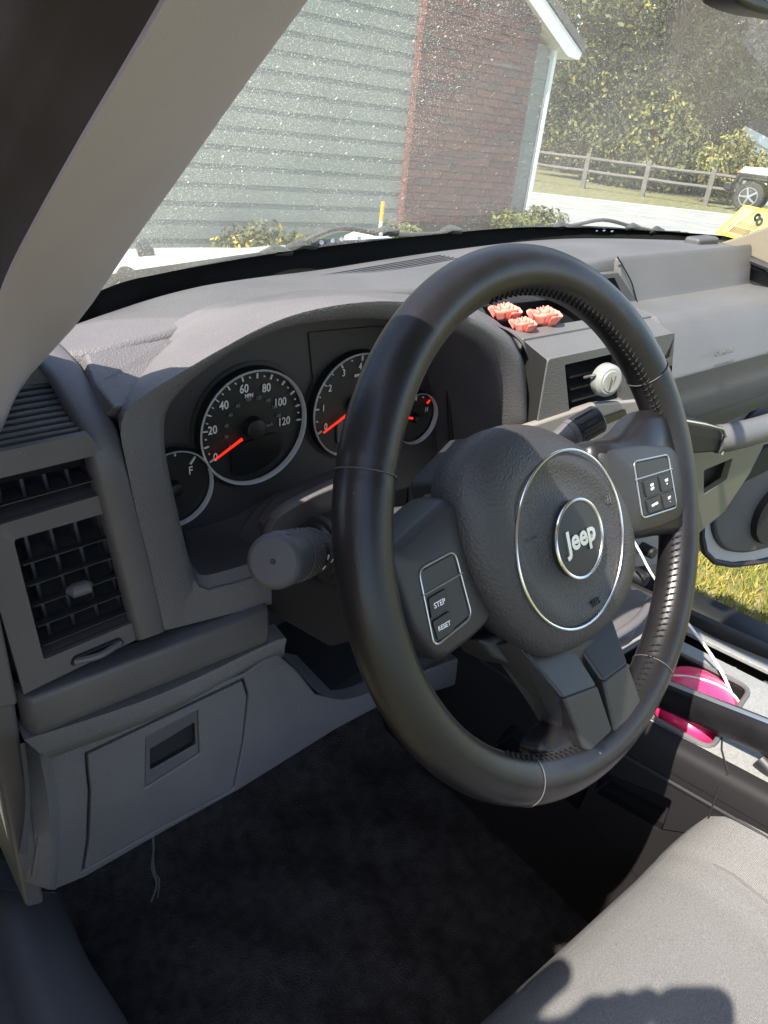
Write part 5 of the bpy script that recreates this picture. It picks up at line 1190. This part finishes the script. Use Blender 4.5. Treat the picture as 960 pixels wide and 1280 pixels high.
# ================================================================== OPEN PASSENGER DOOR
dr_ = cempty('passenger_door', (1.06, .36, -.5), 'open passenger door with grey inner panel, pale rim and round speaker', 'door')
dn = V((.25, 1, 0)).normalized()      # plane through the hinge, door swung out
def PDr(u, v, k=0): return PN(u, v, V((1.06, .36, 0))+dn*k, dn)
rim_px = [(878, 640), (877, 670), (881, 690), (893, 702), (915, 706), (945, 703), (985, 694), (1080, 670), (1150, 400), (1000, 420), (925, 480), (895, 560)]
pan_px = [(895, 605), (891, 640), (894, 672), (906, 690), (930, 694), (960, 687), (1060, 655), (1110, 430), (1000, 460), (940, 520), (905, 570)]
M_rim = pmat('door_shell', (.42, .40, .39), .5)
MB().prism(rounded([PDr(u, v) for u, v in rim_px], .02), dn*.05).build('door_shell', M_rim, dr_, bevel=.006)
MB().prism(rounded([PDr(u, v, -.012) for u, v in pan_px], .03), dn*.02).build('inner_panel', M_dash2, dr_, bevel=.01)
MB().tube([PDr(u, v, -.002) for u, v in rim_px[:8]], .007, n=8).build('rubber_seal', M_rubber, dr_)
sc_ = PDr(978, 640, -.02); sp_ = MB().tube([sc_+dn*.01, sc_-dn*.006, sc_-dn*.002], [.085, .080, .062], n=40).build('speaker_ring', M_dark, dr_)
for k in range(12): MB().tube([sc_-dn*.003+(V((dn.y, -dn.x, 0))*math.cos(a)+V((0, 0, 1))*math.sin(a))*(.008+.0048*k) for a in [2*math.pi*i/36 for i in range(36)]], .0012, n=5, closed=True).build('grille_ring', M_dash2, sp_)
MB().prism([PDr(u, v, -.03) for u, v in ((903, 600), (1010, 520), (1015, 560), (960, 590), (930, 605))], dn*.03).build('door_pocket', M_dark, dr_, bevel=.008)
settle(dr_)
ps = cempty('passenger_sill', (1.02, 0, -.52), 'black sill strip under the open passenger door', 'sill')
ia = cr(tr([(800, 742), (870, 775), (960, 832), (1080, 905)], Z=-.50), 16); oa = cr(tr([(800, 712), (873, 741), (960, 781), (1080, 840)], Z=-.49), 16)
loft('sill_trim', [[p+V((-.02, 0, -.1)) for p in ia], ia, [p.lerp(q, .5)+V((0, 0, .010)) for p, q in zip(ia, oa)], oa, [p+V((.01, 0, -.2)) for p in oa]], M_black, ps, ang=70)
settle(ps)
# ================================================================== THE PHOTOGRAPHER'S HAND WITH THE PHONE (its shadow falls on the seat)
ph = cempty('phone', CAM-CF*.012, 'slim dark phone held up at the driver door opening', 'phone')
MP = Matrix((CR, -CD, -CF)).transposed().to_4x4(); MP.translation = CAM
MB().prism(rounded([MP @ V((x, y, .006)) for x, y in ((.009, .024), (-.050, .024), (-.050, -.124), (.009, -.124))], .018, 8), CF*-.008).build('body', M_phone, ph, bevel=.002); settle(ph)
def skinned(name, chains, mat, parent, sub=2):
    vs = []; es = []; rs_ = []
    for ch in chains:
        for i, (p, r, link_) in enumerate(ch):
            vs.append(tuple(p)); rs_.append(r)
            if link_ is not None: es.append((link_, len(vs)-1))
            elif i: es.append((len(vs)-2, len(vs)-1))
    me = bpy.data.meshes.new(name); me.from_pydata(vs, es, []); o = link(name, me, None, parent); me.materials.append(mat)
    m = o.modifiers.new('skin', 'SKIN'); m.use_smooth_shade = True
    sv = me.skin_vertices[0].data
    for i, r in enumerate(rs_): sv[i].radius = (r, r)
    sv[0].use_root = True
    s = o.modifiers.new('sub', 'SUBSURF'); s.levels = sub; s.render_levels = sub
    return o
def SH(u, v, s_, z=-.338): p = P(u, v, Z=z); return p+SUN*s_
per = cempty('person', (-.76, .05, -1.15), 'person standing at the open driver door and holding up the phone', 'person')  # out of view; body placed and shaped to shade the footwell too
ch = [[(V((-.66, -.02, -.19)), .15, None), (V((-.65, -.02, .03)), .165, None), (V((-.64, -.01, .20)), .165, None), (V((-.62, .0, .34)), .12, None), (V((-.61, .01, .43)), .085, None), (V((-.585, .015, .52)), .10, None), (V((-.585, .015, .60)), .085, None)]]
ch.append([(V((-.65, -.12, -.27)), .10, 0), (V((-.63, -.13, -.65)), .07, None), (V((-.64, -.14, -1.10)), .04, None), (V((-.56, -.14, -1.14)), .03, None)])
ch.append([(V((-.66, .10, -.27)), .10, 0), (V((-.66, .12, -.65)), .07, None), (V((-.68, .12, -1.10)), .04, None), (V((-.60, .12, -1.14)), .03, None)])
ch.append([(V((-.63, -.17, .24)), .085, 2), (V((-.62, -.26, .04)), .06, None), (SH(600, 1440, .80), .030, None)])
ch.append([(V((-.62, .16, .28)), .085, 2), (V((-.61, .27, .33)), .06, None), (V((-.60, .20, .50)), .05, None), (V((-.60, .12, .60)), .045, None)])  # raised arm added to keep sun off the lower dash
def flat_(chs):
    i = 0; out = []
    for c in chs: out.append(i); i += len(c)
    return out, i
ch.append([(V((-.66, -.14, .03)), .12, 1), (V((-.66, -.14, -.12)), .11, None)]); ch.append([(V((-.66, .13, .08)), .13, 1), (V((-.66, .14, -.12)), .12, None)])  # torso widened to block sun on the carpet
st0, tot = flat_(ch); wi = st0[3]+2
def hb(l, r, lk=None): return (l, r, lk)
ch.append([(SH(690, 1345, .835), .030, wi), (SH(745, 1300, .825), .029, None)])
pi_ = tot+1
ch.append([(SH(800, 1262, .812), .0125, pi_), (SH(812, 1250, .795), .0105, None), (SH(822, 1262, .778), .009, None)])
ch.append([(SH(768, 1268, .815), .0120, pi_), (SH(778, 1254, .800), .0105, None), (SH(792, 1264, .780), .009, None)])
ch.append([(SH(740, 1275, .82), .0115, pi_), (SH(748, 1262, .805), .010, None), (SH(764, 1272, .785), .0085, None)])
ch.append([(SH(715, 1288, .825), .011, pi_), (SH(720, 1276, .81), .0095, None), (SH(736, 1286, .790), .008, None)])
ch.append([(SH(620, 1290, .845), .0175, tot), (SH(660, 1238, .835), .0160, None), (SH(703, 1207, .83), .0145, None)])
skinned('body', ch, M_skin, per)
hc_ = V((-.585, .012, .485)); ht = [[hc_+V((math.cos(a)*r_, math.sin(a)*r_, z_)) for a in [2*math.pi*k/40 for k in range(40)]] for r_, z_ in ((.172, -.012), (.165, -.006), (.11, .0), (.10, .012), (.098, .08), (.085, .125), (.03, .14))]
loft('added_shade_hat', ht, pmat('shade_hat_straw', (.35, .28, .16), .9), per, cu=True, ang=50, thick=.003); settle(per)  # unseen hat added, its brim blocks sun patches in the footwell
# ================================================================== OPEN DRIVER DOOR (left of the frame, shades the footwell)
dd = cempty('driver_door', (-.38, .37, -.5), 'open driver door swung out left of the camera', 'door')
MD = Matrix.Translation((-.38, .37, 0)) @ Matrix.Rotation(math.radians(180+26), 4, 'Z')
MB().prism([MD @ V(p) for p in ((0, 0, -.55), (1.0, 0, -.55), (1.05, 0, -.2), (1.05, 0, .10), (.02, 0, .06), (0, 0, 0))], (.0, .06, 0)).build('door_shell', M_paint, dd, bevel=.01)
MB().prism([MD @ V(p) for p in ((.05, 0, -.5), (.95, 0, -.5), (1.0, 0, -.2), (1.0, 0, .06), (.06, 0, .03))], MD.to_3x3() @ V((0, .03, 0))).build('inner_panel', M_dash2, dd, bevel=.008)
MB().prism([MD @ V((x, -.06, z)) for x, z in ((.02, .06), (.24, .06), (.22, .22), (.10, .24))], MD.to_3x3() @ V((0, -.09, 0))).build('side_mirror', M_black, dd, bevel=.02)
settle(dd)
